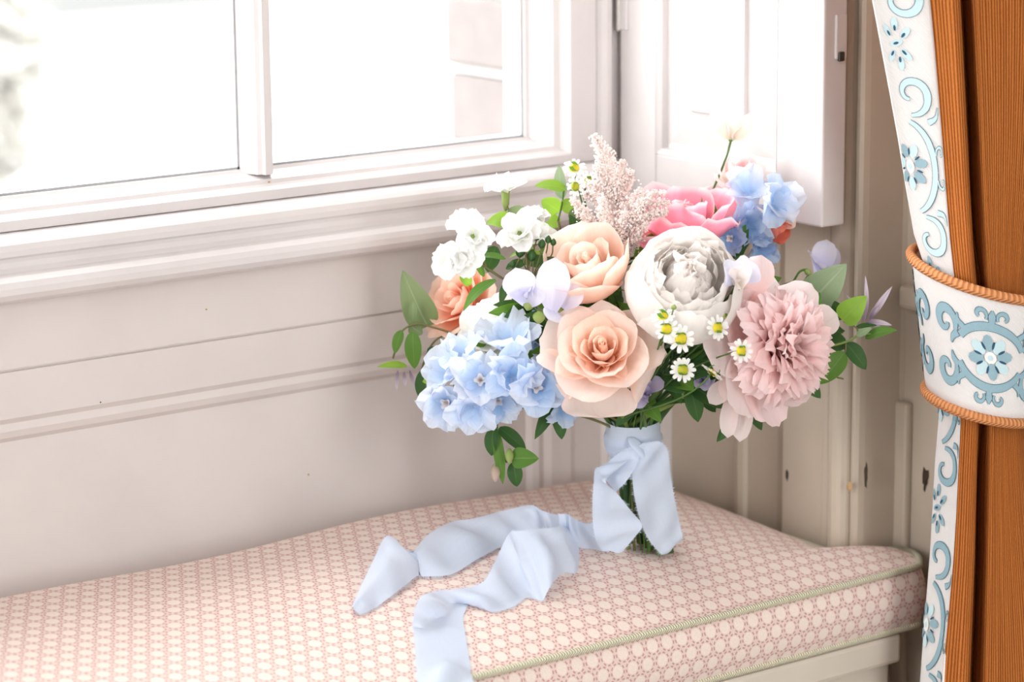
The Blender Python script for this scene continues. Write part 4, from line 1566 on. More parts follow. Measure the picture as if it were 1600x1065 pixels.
blade(sp, at(1012, 608, -0.060), at(985, 632, -0.066), 0.0085, vdir(-0.1, -0.1, 1), M_LILAC, 'wing_petal', outline='petal', cup=0.2, bow=0.1, ruf=0.08, seed=34)
blade(sp, at(1004, 612, -0.058), at(1038, 596, -0.060), 0.0075, vdir(0.1, 0.5, 0.8), M_LILAC, 'wing_petal', outline='petal', cup=0.2, bow=0.12, ruf=0.08, seed=44)
sp = sweet_pea('small lilac sweet pea half behind the lowest daisies', at(1098, 592, -0.050), vdir(0.05, 0.1, 1), 160, 1.25, M_LILAC, M_LILAC, 91)

# coral bud on the far right
cb = flower_root('rosebud', 'coral rosebud peeping out under the blue delphinium by the shutter', 'rosebud', at(1196, 350, 0.055), vdir(0.75, -0.45, 0.5))
for k in range(7):
    petal(cb, M_CORAL, L=2.4, W=1.0, ph0=42, ph1=-22 + k * 5, curl=12 + k * 3, r0=0.15, z0=-0.05 * k, wrap=1.0, rmin=0.55, base=0.45, tip=0.25, ruf=0.05, seed=900 + k, az=k * 137.5, nu=9, nt=9)
blade(cb, at(1200, 345, 0.05), at(1244, 344, 0.055), 0.010, vdir(0, 0.4, 1), M_TAN, 'petal', outline='petal', cup=0.25, bow=0.1, seed=5)
stem(cb, at(1196, 350, 0.055), vdir(0.75, -0.45, 0.5), 0.0018, M_STEM_DK, bend=0.3)


# ------------------------------------------------------------------ daisies
def daisy(label, px, py, dd, dr, R=1.0, n=12, seed=0, mat=M_YOLK, roll=0, droop=0.0, bend=0.4):
    pos = at(px, py, dd)
    d = vdir(*dr)
    root = flower_root('daisy', label, 'daisy', pos, d, roll)
    rs = np.random.default_rng(seed)
    for k in range(n):
        petal(root, M_DAISY, L=R * 0.68 * rs.uniform(0.9, 1.1), W=R * 0.165 * rs.uniform(0.9, 1.1), ph0=78 + droop, ph1=92 + droop + rs.uniform(-12, 12), curl=rs.uniform(-5, 25), r0=0.36 * R, wrap=1, rmin=0.5, base=0.55, tip=0.20, pw=3,
              ruf=0.015, seed=seed * 20 + k, az=k * 360 / n + rs.uniform(-6, 6), nu=5, nt=6, notch=0.08)
    vs, uv, fs = [], [], []
    nr_, ns_ = 9, 18      # domed disc of tiny florets
    for i in range(nr_):
        t = i / (nr_ - 1)
        for j in range(ns_):
            a = 2 * math.pi * j / ns_ + t * 2.2
            r = 0.42 * R * math.sin(t * math.pi * 0.52)
            b = 0.030 * R * (1 if (i + j) % 2 else -1) * (t > 0.05)
            h = 0.30 * R * math.cos(t * math.pi * 0.52) + b
            vs.append((CM * r * math.cos(a), CM * r * math.sin(a), CM * h))
    fs = grid_faces(nr_, ns_, True)
    mesh('disc', vs, fs, mat, root, smooth=True)
    petal(root, M_LEAF, 'calyx', L=R * 0.42, W=R * 1.3, ph0=90, ph1=80, r0=0.02, z0=-0.08 * R, wrap=1, rmin=0.42 * R, base=1.0, tip=0.0, seed=1, az=0, nu=17, nt=4)
    stem(root, pos - d * 0.0008, d, 0.0007, M_STEM, bend=bend)
    return root


daisy('daisy facing up on the lower rim of the white peony, leftmost', 1036, 495, -0.128, (-0.15, 0.85, 0.6), 0.95, 11, 1)
daisy('daisy turned left, just under the leftmost peony-rim daisy', 1042, 514, -0.132, (-0.35, 0.10, 0.95), 0.98, 11, 2)
daisy('daisy facing the viewer at the foot of the white peony', 1064, 529, -0.134, (0.0, 0.05, 1.0), 1.08, 11, 3)
daisy('lowest daisy facing the viewer above the dark leaves', 1067, 578, -0.110, (0.0, 0.12, 1.0), 0.98, 13, 4, M_YOLK2)
daisy('daisy seen edge-on, hanging on a bowed stalk', 1112, 583, -0.115, (0.55, 0.70, -0.15), 1.0, 12, 5, M_YOLK, 0, 0, 0.9)
daisy('daisy turned right between the white and blush peonies', 1121, 512, -0.120, (0.45, 0.10, 0.9), 0.98, 12, 6)
daisy('daisy lying against the blush peony', 1158, 548, -0.135, (0.30, 0.0, 0.95), 0.95, 11, 7)
daisy('small half-open daisy above the gap between the peonies', 1132, 494, -0.100, (0.3, 0.8, 0.4), 0.62, 10, 8, M_YOLK2)
daisy('high daisy beside the astilbe plume, topmost of three', 897, 263, 0.015, (-0.05, 0.60, 0.8), 0.95, 12, 9)
daisy('high daisy under the topmost one, turned left', 899, 291, 0.018, (-0.5, -0.1, 0.8), 0.85, 11, 10, M_YOLK2)
daisy('high daisy nearest the astilbe plume, turned aside', 919, 283, 0.020, (0.45, 0.2, 0.85), 0.85, 11, 11, M_YOLK2)
db = flower_root('daisy_bud', 'closed green daisy bud in front of the white peony', 'bud', at(1053, 481, -0.130), vdir(0.1, 0.9, 0.3))
pod(db, at(1052, 484, -0.130), vdir(0.15, 0.9, 0.3), 0.0045, 0.0026, M_BUD)
stem(db, at(1052, 484, -0.130), vdir(0.2, 0.9, 0.3), 0.0006, M_STEM)


# ------------------------------------------------------------------ white blossom sprays
def blossom(root, pos, d, R, seed, n=6, mat=None, roll=0):
    e = empty('blossom', parent=root)
    bpy.context.view_layer.update()
    e.matrix_world = frame(pos, d, roll)
    bpy.context.view_layer.update()
    rs = np.random.default_rng(seed)
    for lay in range(2):
        for k in range(n):
            petal(e, mat or M_JAS, L=R * (1.05 - 0.28 * lay) * rs.uniform(0.9, 1.1), W=R * (0.56 - 0.1 * lay), ph0=60 - 25 * lay, ph1=78 - 40 * lay + rs.uniform(-18, 18), curl=rs.uniform(-20, 45), r0=0.08, z0=0.05 * lay, wrap=1, rmin=0.5 * R, base=0.35, tip=0.30,
                  pw=2, ruf=0.11 * R, fr=1.6, jag=0.05, notch=0.04, seed=seed * 30 + lay * 10 + k, az=k * 360 / n + lay * 30 + rs.uniform(-10, 10), nu=9, nt=8)
    vs, fs, uv = tube_data([(0, 0, 0.1 * R * CM), (0, 0, -0.5 * R * CM), (0, 0, -0.8 * R * CM)], [0.2 * R * CM, 0.16 * R * CM, 0.05 * R * CM], 8)
    mesh('calyx', vs, fs, M_BUD, e, uv)


base = at(826, 446, -0.02)
ws = flower_root('blossom_spray', 'spray of white ruffled blossoms with slim leaves on the upper left', 'blossom spray', base, vdir(-0.5, 0.8, 0.2))
stem(ws, base, vdir(-0.6, 0.7, 0.2), 0.0014, M_STEM_BR)
twig(ws, [base, at(795, 440, -0.04), at(760, 418, -0.045), at(728, 396, -0.04)], 0.0011, M_STEM_BR, 'branch')
twig(ws, [base, at(822, 400, -0.01), at(806, 355, 0.0), at(792, 322, 0.0)], 0.0010, M_STEM_BR, 'branch')
twig(ws, [at(760, 418, -0.045), at(752, 395, -0.045), at(742, 375, -0.04)], 0.0008, M_STEM_BR, 'branch')
for i, (px, py, dd, dr, R) in enumerate(((790, 300, 0.000, (0.0, 0.95, 0.35), 1.75), (728, 352, -0.030, (-0.2, 0.7, 0.7), 1.45), (738, 370, -0.045, (0.1, 0.2, 1.0), 1.55), (706, 408, -0.045, (-0.6, 0.1, 0.8), 1.55), (722, 402, -0.050, (0.0, -0.1, 1.0), 1.50),
                                         (812, 366, -0.030, (-0.1, 0.45, 0.9), 1.75), (840, 372, -0.005, (0.3, 0.6, 0.8), 1.3), (832, 344, 0.030, (0.1, 0.8, 0.5), 1.3))):
    blossom(ws, at(px, py, dd), vdir(*dr), R * 1.12, 60 + i, 5)
for (a, b, wd, m, dd, bow, nr) in (((756, 432), (738, 378 + 8), 0.004, M_LEAF, -0.04, 0.05, (-.3, .2, 1)), ((790, 405), (740, 404), 0.0055, M_LEAF, -0.045, 0.12, (0, .8, .6)), ((846, 398), (796, 402), 0.006, M_LEAF_LT, -0.02, 0.18, (0, .9, .5)),
                               ((775, 437), (724, 486), 0.0070, M_LEAF, -0.060, 0.14, (-.3, .6, .8)), ((800, 436), (782, 478), 0.0060, M_LEAF_DK, -0.062, 0.1, (-.6, .2, .8)), ((806, 352), (760, 348), 0.011, M_LEAF_LT, 0.0, 0.2, (0, .5, .8)),
                               ((800, 344), (818, 322), 0.010, M_LEAF_GR, 0.0, 0.05, (0, .1, 1)), ((775, 385), (762, 425), 0.010, M_LEAF_DK, -0.03, 0.1, (-.2, .1, 1)), ((835, 358), (870, 368), 0.008, M_LEAF_LT, 0.005, 0.25, (0, .7, .6)),
                               ((736, 444), (718, 432), 0.006, M_LEAF_LT, -0.045, 0.1, (0, .4, 1)), ((820, 410), (790, 420), 0.006, M_LEAF_DK, -0.03, 0.1, (0, .5, 1)), ((846, 420), (868, 402), 0.007, M_LEAF_DK, -0.03, 0.1, (0, .3, 1))):
    blade(ws, at(*a, dd), at(*b, dd), wd, vdir(*nr), m, 'leaf', outline='leaf', cup=0.25, bow=bow, ruf=0.04, seed=a[0])
for (px, py, r_) in ((846, 388, 0.0035), (838, 376, 0.003), (856, 380, 0.003), (864, 384, 0.0028), (812, 402, 0.0045), (823, 395, 0.004), (800, 418, 0.003), (830, 408, 0.0045)):
    pod(ws, at(px, py, -0.035), vdir(0.1, 0.9, 0.3), r_ * 2.2, r_, M_BUD if px % 2 else M_LEAF_DK, 'bud')
    twig(ws, [at(px, py, -0.035), at(px - 4, py + 18, -0.030), at(832, 436, -0.02)], 0.0006, M_STEM_BR, 'stalk')
twig(ws, [at(818, 466, -0.06), at(846, 486, -0.065), at(872, 508, -0.055)], 0.0018, M_LEAF_GR, 'branch')
pod(ws, at(842, 486, -0.075), vdir(0, 1, 0.2), -0.010, 0.0058, M_BUD, 'bud', 10)
pod(ws, at(876, 478, -0.060), vdir(0, -1, 0.2), 0.010, 0.0055, M_BUD, 'bud', 10)
pod(ws, at(828, 470, -0.070), vdir(-.3, -1, 0.2), 0.008, 0.0050, M_BUD, 'bud', 10)

# ------------------------------------------------------------------ astilbe
ast_base = at(962, 400, 0.0)
ast = flower_root('astilbe', 'feathery pale pink astilbe plume rising between the tan and pink roses', 'astilbe', ast_base, vdir(-0.1, 1, 0.1))
stem(ast, ast_base, vdir(-0.05, 1, 0.1), 0.0014, M_STEM)
spines = [([(962, 400), (965, 330), (955, 262), (928, 212)], 0.0, 0.006, 0.004)]
for (p0, p1, p2, dd) in (((962, 385), (930, 352), (900, 330), -0.005), ((964, 360), (935, 315), (912, 302), 0.01), ((965, 335), (935, 300), (918, 283), 0.0), ((964, 320), (945, 285), (930, 262), 0.0), ((963, 380), (995, 350), (1020, 333), -0.01),
                         ((964, 360), (1000, 325), (1044, 316), -0.015), ((964, 345), (995, 312), (1038, 300), -0.01), ((962, 320), (978, 290), (986, 268), 0.005), ((960, 300), (975, 278), (972, 250), 0.0), ((963, 400), (985, 385), (998, 365), -0.02),
                         ((962, 395), (940, 380), (915, 352), -0.02), ((962, 340), (985, 320), (1000, 295), 0.01), ((964, 390), (970, 360), (975, 330), -0.025), ((962, 370), (945, 340), (940, 310), -0.02), ((962, 390), (925, 345), (893, 312), -0.012), ((964, 375), (1005, 340), (1040, 330), -0.02), ((964, 365), (995, 330), (1018, 305), -0.02), ((960, 310), (942, 280), (936, 245), 0.0), ((964, 395), (990, 372), (1010, 348), -0.025)):
    spines.append(([p0, p1, p2], dd, 0.007, 0.0022))
rs = np.random.default_rng(77)
AV, AF, AU = [], [], []
for (pp_, dd, w0, w1) in spines:
    path = catmull([tuple(at(x, y, dd)) for (x, y) in pp_], 8)
    twig(ast, [Vector(p) for p in path], 0.0004, M_ASTIL, 'branch', 4)
    nseg = len(path)
    L_ = sum(np.linalg.norm(path[i + 1] - path[i]) for i in range(nseg - 1))
    nfl = int(L_ / 0.00009 * (1.25 if len(pp_) == 4 else 1))
    for _ in range(nfl):
        t = rs.uniform(0, 1)
        f = t * (nseg - 1)
        i = min(int(f), nseg - 2)
        p = path[i] * (1 - (f - i)) + path[i + 1] * (f - i)
        wd = w0 + (w1 - w0) * t
        if len(pp_) == 4:
            wd = 0.0105 * (1 - t) ** 0.7 + 0.0022
        q = p + rs.normal(0, 1, 3) * wd * 0.55
        s_ = rs.uniform(0.0007, 0.0016)
        ax1 = rs.normal(0, 1, 3)
        ax1 /= np.linalg.norm(ax1)
        ax2 = np.cross(ax1, rs.normal(0, 1, 3))
        ax2 /= np.linalg.norm(ax2)
        o_ = len(AV)
        ax3 = np.cross(ax1, ax2)
        for k in range(4):
            a = k * math.pi / 2
            AV.append(q + s_ * (ax1 * math.cos(a) + ax2 * math.sin(a)))
        AV.append(q + ax3 * s_ * 0.6)
        AV.append(q - ax3 * s_ * 0.6)
        AF += [(o_, o_ + 1, o_ + 4), (o_ + 1, o_ + 2, o_ + 4), (o_ + 2, o_ + 3, o_ + 4), (o_ + 3, o_, o_ + 4), (o_ + 1, o_, o_ + 5), (o_ + 2, o_ + 1, o_ + 5), (o_ + 3, o_ + 2, o_ + 5), (o_, o_ + 3, o_ + 5)]
        AU += [(0.5, rs.uniform(0.1, 1))] * 6
inv = np.array(ast.matrix_world.inverted())
AV = np.c_[np.array(AV), np.ones(len(AV))] @ inv.T
pl = mesh('plume', AV[:, :3], AF, M_ASTIL, ast, AU, False)
pl['kind'] = 'stuff'
pl['label'] = 'cloud of tiny pale pink astilbe florets'

# ------------------------------------------------------------------ foliage
def vine(label, base, d, name='clematis_vine', cat='foliage', rad=0.0012, mat=None):
    r = flower_root(name, label, cat, base, d)
    stem(r, base, d, rad, mat or M_STEM_BR)
    return r


def leaves(root, rows):
    for (a, b, wd, m, dd, nr, ol, bow) in rows:
        d1, d2 = dd if isinstance(dd, tuple) else (dd, dd)
        blade(root, at(*a, d1), at(*b, d2), wd, vdir(*nr), m, 'leaf', outline=ol, cup=0.18, bow=bow, ruf=0.03, seed=a[0] + a[1], nu=9, nt=13)


v = vine('trailing clematis with green leaves on the far left of the bouquet', at(712, 522, 0.03), vdir(-0.9, 0.2, 0.1))
leaves(v, [((668, 510), (629, 422), 0.0165, M_LEAF_GR, 0.045, (-0.2, 0.2, 1), 'heart', 0.08), ((640, 508), (660, 530 - 8), 0.008, M_LEAF_GR, 0.04, (-0.2, 0.1, 1), 'leaf', 0.05), ((645, 518), (648, 576), 0.0095, M_LEAF, 0.02, (-0.1, 0.2, 1), 'leaf', 0.08),
           ((628, 516), (617, 552), 0.0065, M_LEAF, 0.03, (-0.4, 0.2, 1), 'leaf', 0.08), ((636, 572), (590, 573), 0.0050, M_LEAF_LT, 0.03, (0, 0.6, 0.8), 'leaf', 0.1), ((645, 500), (646, 470), 0.0048, M_LEAF_GR, 0.03, (0, 0, 1), 'leaf', 0.05),
           ((668, 575), (664, 632), 0.0120, M_LEAF_DK, 0.02, (-0.3, 0.1, 1), 'leaf', 0.05), ((690, 592), (660, 596), 0.0065, M_LEAF_LT, -0.01, (0, 0.3, 1), 'leaf', 0.1), ((672, 560), (690, 545), 0.010, M_LEAF_DK, 0.02, (0, 0.2, 1), 'leaf', 0.1),
           ((672, 628), (690, 650), 0.008, M_LEAF_DK, 0.0, (0, 0.2, 1), 'leaf', 0.1)])
twig(v, [at(712, 522, 0.03), at(680, 512, 0.03), at(650, 506, 0.035), at(626, 520, 0.035), at(614, 560, 0.035)], 0.0009, M_STEM_BR, 'branch')
twig(v, [at(712, 522, 0.03), at(685, 528, 0.03), at(668, 550, 0.03), at(655, 590, 0.03)], 0.0009, M_STEM_BR, 'branch')
for (a, b) in (((640, 578), (652, 610)), ((632, 580), (634, 604)), ((622, 578), (620, 610))):
    blade(v, at(*a, 0.032), at(*b, 0.034), 0.0028, vdir(-.2, .2, 1), M_CLEM, 'petal', outline='lance', cup=0.3, bow=0.08, seed=a[0])

v = vine('dark leaf cluster with a bud hanging under the pale blue delphinium', at(776, 650, 0.0), vdir(-0.3, -0.9, 0.2), 'leaf_cluster')
leaves(v, [((800, 622), (734, 664), 0.0150, M_LEAF_DK, -0.02, (-0.1, -0.1, 1), 'leaf', 0.1), ((772, 668), (768, 712), 0.0085, M_LEAF_DK, 0.0, (-0.4, 0, 1), 'leaf', 0.1), ((774, 668), (786, 756), 0.0062, M_LEAF, 0.0, (0, 0.2, 1), 'leaf', 0.06),
           ((780, 668), (822, 706), 0.0085, M_LEAF_DK, 0.0, (0.4, 0.2, 1), 'leaf', 0.1), ((800, 716), (842, 716), 0.0105, M_LEAF, -0.01, (0.2, 0.2, 1), 'heart', 0.1), ((802, 722), (808, 760), 0.0085, M_LEAF_DK, 0.0, (0, 0, 1), 'leaf', 0.1)])
twig(v, [at(776, 650, 0.0), at(778, 690, 0.0), at(792, 722, 0.0)], 0.0011, M_STEM, 'branch')
pod(v, at(774, 724, 0.0), vdir(0, -1, 0.1), 0.015, 0.0048, M_BUDP, 'bud', 10)
pod(v, at(796, 700, -0.01), vdir(0, -1, 0.1), 0.013, 0.0040, M_BUD, 'bud', 10)

v = vine('leafy clematis tendril reaching right past the blush peony with a mauve star flower', at(1280, 545, -0.02), vdir(0.9, 0.1, 0.2))
leaves(v, [((1262, 478), (1323, 412), 0.0200, M_LEAF_PALE, (0.02, 0.01), (0.1, 0.3, 1), 'heart', 0.08), ((1316, 500), (1354, 462), 0.0125, M_LEAF_LT, (-0.02, -0.02), (0, 0.2, 1), 'heart', 0.1), ((1352, 528), (1402, 516), 0.0068, M_LEAF, (-0.01, -0.015), (0, 0.6, 0.8), 'leaf', 0.12),
           ((1322, 536), (1353, 577), 0.0100, M_LEAF_DK, (-0.01, -0.015), (0.2, 0.3, 1), 'leaf', 0.06), ((1320, 550), (1282, 600), 0.0115, M_LEAF, (-0.015, -0.02), (0.1, 0.4, 0.9), 'leaf', 0.08), ((1322, 532), (1284, 545), 0.0125, M_LEAF_DK, (0.0, 0.0), (0, 0.5, 0.8), 'leaf', 0.1),
           ((1338, 524), (1362, 512), 0.004, M_LEAF_PALE, (-0.015, -0.015), (0, 0.2, 1), 'leaf', 0.05), ((1336, 512), (1370, 508), 0.004, M_LEAF_DK, (-0.01, -0.01), (0, 0.7, 0.6), 'leaf', 0.05), ((1312, 500), (1304, 470), 0.008, M_LEAF_DK, (0.0, 0.0), (0, 0.2, 1), 'leaf', 0.05)])
twig(v, [at(1280, 545, -0.02), at(1322, 534, -0.015), at(1345, 522, -0.012), at(1372, 522, -0.01)], 0.0009, M_STEM_LT, 'branch')
twig(v, [at(1340, 524, -0.012), at(1338, 512, -0.014), at(1318, 502, -0.015)], 0.0007, M_STEM_BR, 'branch')
twig(v, [at(1322, 534, -0.015), at(1320, 552, -0.015), at(1305, 585, -0.01), at(1318, 592, -0.01)], 0.0007, M_STEM_BR, 'tendril')
for (a, b, wd) in (((1358, 500), (1394, 447), 0.0042), ((1352, 500), (1352, 430), 0.0032), ((1352, 502), (1394, 508), 0.0036), ((1352, 504), (1380, 514), 0.0034), ((1350, 500), (1322, 460), 0.0028), ((1358, 498), (1376, 470), 0.0034)):
    blade(v, at(*a, -0.005), at(*b, -0.008), wd, vdir(0.1, 0.4, 1), M_CLEM, 'petal', outline='lance', cup=0.35, bow=0.08, seed=b[0])

v = vine('sprig of bright light green leaves behind the topmost blossoms', at(872, 345, 0.05), vdir(-0.2, 1, 0), 'leafy_sprig')
leaves(v, [((884, 296), (836, 290), 0.0085, M_LEAF_LT, 0.06, (0, 0.6, 0.7), 'leaf', 0.1), ((874, 330), (846, 312), 0.0105, M_LEAF_LT, 0.06, (-.1, 0.1, 1), 'leaf', 0.1), ((880, 330), (898, 312), 0.0090, M_LEAF_LT, 0.06, (0, 0.4, 1), 'leaf', 0.1), ((876, 345), (856, 350), 0.0080, M_LEAF_LT, 0.06, (0, 0.3, 1), 'leaf', 0.1),
           ((878, 310), (874, 258), 0.0075, M_LEAF_PALE, 0.07, (-.3, 0.1, 1), 'leaf', 0.05), ((890, 330), (904, 340), 0.008, M_LEAF_GR, 0.05, (0, 0.3, 1), 'leaf', 0.1)])
twig(v, [at(872, 345, 0.05), at(878, 320, 0.06), at(882, 290, 0.065)], 0.0008, M_STEM, 'branch')

v = vine('single dark leaf hanging below the front peach rose', at(872, 636, -0.03), vdir(-0.2, -1, 0.3), 'rose_leaf')
leaves(v, [((872, 630), (878, 686), 0.0085, M_LEAF_DK, -0.035, (-0.1, 0.1, 1), 'leaf', 0.05)])

v = vine('green lily-like bud and stalk at the right of the blush peony top', at(1262, 432, 0.02), vdir(0.4, 0.9, 0.2), 'leafy_sprig')
twig(v, [at(1240, 440, 0.02), at(1250, 424, 0.02), at(1262, 424, 0.02), at(1264, 448, 0.02)], 0.0010, M_LEAF, 'branch')
pod(v, at(1258, 420, 0.02), vdir(0.5, -0.6, 0.3), 0.008, 0.003, M_BUD, 'bud')

# dense dark greenery filling the middle
rs = np.random.default_rng(123)
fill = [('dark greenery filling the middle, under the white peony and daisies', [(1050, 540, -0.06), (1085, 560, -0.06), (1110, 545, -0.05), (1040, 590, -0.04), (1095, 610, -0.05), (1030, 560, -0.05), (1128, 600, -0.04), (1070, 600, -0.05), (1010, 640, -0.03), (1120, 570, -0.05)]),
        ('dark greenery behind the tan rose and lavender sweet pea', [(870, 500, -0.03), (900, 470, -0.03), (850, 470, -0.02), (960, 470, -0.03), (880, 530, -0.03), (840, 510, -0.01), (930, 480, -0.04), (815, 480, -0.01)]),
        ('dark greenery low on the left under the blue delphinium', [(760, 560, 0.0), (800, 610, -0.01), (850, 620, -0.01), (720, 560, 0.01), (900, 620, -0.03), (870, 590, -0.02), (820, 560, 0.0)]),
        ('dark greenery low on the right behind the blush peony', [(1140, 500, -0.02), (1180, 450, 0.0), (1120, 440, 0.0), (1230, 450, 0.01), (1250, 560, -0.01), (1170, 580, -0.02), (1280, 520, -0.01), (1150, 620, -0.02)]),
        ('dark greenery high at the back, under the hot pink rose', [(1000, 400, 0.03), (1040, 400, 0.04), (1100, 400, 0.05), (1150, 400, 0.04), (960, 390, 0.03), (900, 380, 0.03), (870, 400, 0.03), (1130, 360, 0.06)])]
for lab, spots in fill:
    c = spots[0]
    root = flower_root('greenery_sprig', lab, 'foliage', at(*c), vdir(0, 1, 0.2))
    stem(root, at(*c), vdir(0, 1, 0.2), 0.0016, M_STEM_DK)
    hub = BINDP + Vector((0, 0, 0.07))
    for (px, py, dd) in spots:
        p = at(px, py, dd)
        dirv = (p - hub).normalized()
        twig(root, [at(*c), (at(*c) + p) / 2 - Vector((0, 0, 0.01)), p - dirv * 0.012], 0.0009, M_STEM_DK, 'branch', 4)
        for k in range(3):
            jit = Vector(rs.normal(0, 1, 3)) * 0.55
            dv = (dirv + jit).normalized()
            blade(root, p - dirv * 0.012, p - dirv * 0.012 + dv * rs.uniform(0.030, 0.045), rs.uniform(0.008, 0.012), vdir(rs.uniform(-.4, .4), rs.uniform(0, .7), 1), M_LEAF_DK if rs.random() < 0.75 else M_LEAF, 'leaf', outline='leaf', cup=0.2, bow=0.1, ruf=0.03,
                  seed=int(px + k * 7), nu=7, nt=9)
# bare stems seen above the ribbon
for i, (px, py, dd, m, r_, lab) in enumerate(((1078, 608, -0.03, M_STEM_LT, 0.0026, 'thick yellow green stalk leaning right out of the ribbon'), (1000, 610, -0.05, M_STEM, 0.0020, 'slim green stalk rising straight behind the lilac sweet pea'), (1030, 600, -0.055, M_STEM, 0.0022, 'mid green stalk in front of the dark leaves'),
                                          (965, 625, -0.04, M_STEM_LT, 0.0018, 'light green stalk under the front peach rose'), (1015, 590, -0.03, M_STEM_DK, 0.0024, 'dark green stalk in the middle of the bundle'), (950, 620, -0.02, M_STEM_DK, 0.0022, 'dark green stalk at the left of the bundle'))):
    r = flower_root('plant_stalk', lab, 'stalk', at(px, py, dd), vdir((px - 990) / 300, 1, 0.2))
    stem(r, at(px, py, dd), vdir((px - 990) / 200, 1, 0.2), r_, m)
    leaves(r, [((px, py), (px + (24 if i % 2 == 0 else -16), py - 18), 0.006, M_LEAF_DK, dd, (0, 0.4, 1), 'lance', 0.1)])
r = flower_root('grass_blade', 'slender leaf sticking out right above the ribbon', 'leaf', at(1020, 634, -0.045), vdir(0.8, 0.2, 0.1))
leaves(r, [((1018, 634), (1088, 628), 0.0042, M_LEAF_DK, -0.045, (0, 0.6, 0.8), 'lance', 0.10)])
stem(r, at(1018, 634, -0.045), vdir(0.8, 0.3, 0.1), 0.0009, M_STEM)

# ================================================================== RIBBON
def ribbon_mat():
    m, nt, b = new_mat('pale_blue_silk')
    uv = coords(nt, 'UV')
    u, v, _ = sep(nt, uv)
    n1 = noise(nt, 1.0, 3, mapping(nt, uv, (900, 60, 1)))
    n2 = noise(nt, 1.0, 3, mapping(nt, uv, (60, 900, 1)))
    c = mixc(nt, n1 * 0.5 + n2 * 0.5, srgb(222, 232, 247), srgb(208, 221, 240))
    nt.links.new(c, b.inputs['Base Color'])
    b.inputs['Roughness'].default_value = 0.55
    b.inputs['Sheen Weight'].default_value = 0.25
    b.inputs['Specular IOR Level'].default_value = 0.25
    bump(nt, b, n1 * 0.5 + n2 * 0.5, 0.25, 0.0006)
    tr = nt.nodes.new('ShaderNodeBsdfTranslucent')
    nt.links.new(c, tr.inputs[0])
    mx = nt.nodes.new('ShaderNodeMixShader')
    mx.inputs[0].default_value = 0.35
    nt.links.new(b.outputs[0], mx.inputs[1])
    nt.links.new(tr.outputs[0], mx.inputs[2])
    nt.links.new(mx.outputs[0], nt.nodes['Material Output'].inputs[0])
    return m


M_SILK = ribbon_mat()
rib = empty('silk_ribbon', (BINDP.x, BINDP.y, BINDP.z))
bpy.context.view_layer.update()
tag(rib, 'pale blue silk ribbon tied round the stems with frayed tails trailing over the cushion', 'ribbon')
RB0 = Vector((BINDP.x, BINDP.y, BINDP.z))
rs = np.random.default_rng(31)


def ribbon(name, stations, n=7, cols=9, ripple=0.0012, fray=True, seed=0, belly=0.0):
    """strip between two edges; stations are (edge A, edge B[, belly])"""
    A = np.array(catmull([tuple(s_[0]) for s_ in stations], n))
    B = np.array(catmull([tuple(s_[1]) for s_ in stations], n))
    r2 = np.random.default_rng(seed)
    p1, p2 = r2.uniform(0, 6.28, 2)
    rows_ = len(A)
    vs, uv = [], []
    dist = 0
    for i in range(rows_):
        if i:
            dist += np.linalg.norm((A[i] + B[i]) / 2 - (A[i - 1] + B[i - 1]) / 2)
        wv = B[i] - A[i]
        tv = A[min(i + 1, rows_ - 1)] - A[max(i - 1, 0)] + B[min(i + 1, rows_ - 1)] - B[max(i - 1, 0)]
        nn = np.cross(wv, tv)
        nn /= np.linalg.norm(nn) + 1e-9
        for j in range(cols):
            t = j / (cols - 1)
            p = A[i] + wv * t
            h = ripple * (math.sin(i * 0.55 + p1 + t * 3) + 0.6 * math.sin(t * 7 + p2 + i * 0.2)) * math.sin(math.pi * t) ** 0.5
            p = p + nn * h + np.array([0, 0, 1]) * belly * math.sin(math.pi * t)
            if p[1] > YF - 0.004 and p[2] > 0.44:
                p[2] = max(p[2], ztop(min(p[0], 0.18), p[1]) + 0.0012)
            vs.append(Vector(p) - RB0)
            uv.append((t * 0.04, dist))
    o = mesh(name, vs, grid_faces(rows_, cols), M_SILK, rib, uv)
    if fray:
        FV, FF = [], []
        for e in (0, cols - 1):
            for i in range(rows_ - 1):
                a0, a1 = vs[i * cols + e], vs[(i + 1) * cols + e]
                inn = vs[i * cols + (1 if e == 0 else cols - 2)]
                out = (a0 - inn).normalized()
                tg = (a1 - a0)
                m_ = max(2, int(tg.length / 0.0007))
                for k in range(m_):
                    p = a0 + tg * ((k + r2.uniform(0, 1)) / m_)
                    L_ = r2.uniform(0.0008, 0.0032)
                    q = p + (out + tg.normalized() * r2.uniform(-0.7, 0.7) + Vector(r2.normal(0, 0.25, 3))) * L_
                    w_ = tg.normalized() * 0.00022
                    o_ = len(FV)
                    FV += [p - w_, p + w_, q]
                    FF.append((o_, o_ + 1, o_ + 2))
        f = mesh('frayed_edge', FV, FF, M_SILK, o, [(0.02, 0.5)] * len(FV), False)
        f['kind'] = 'stuff'
    return o


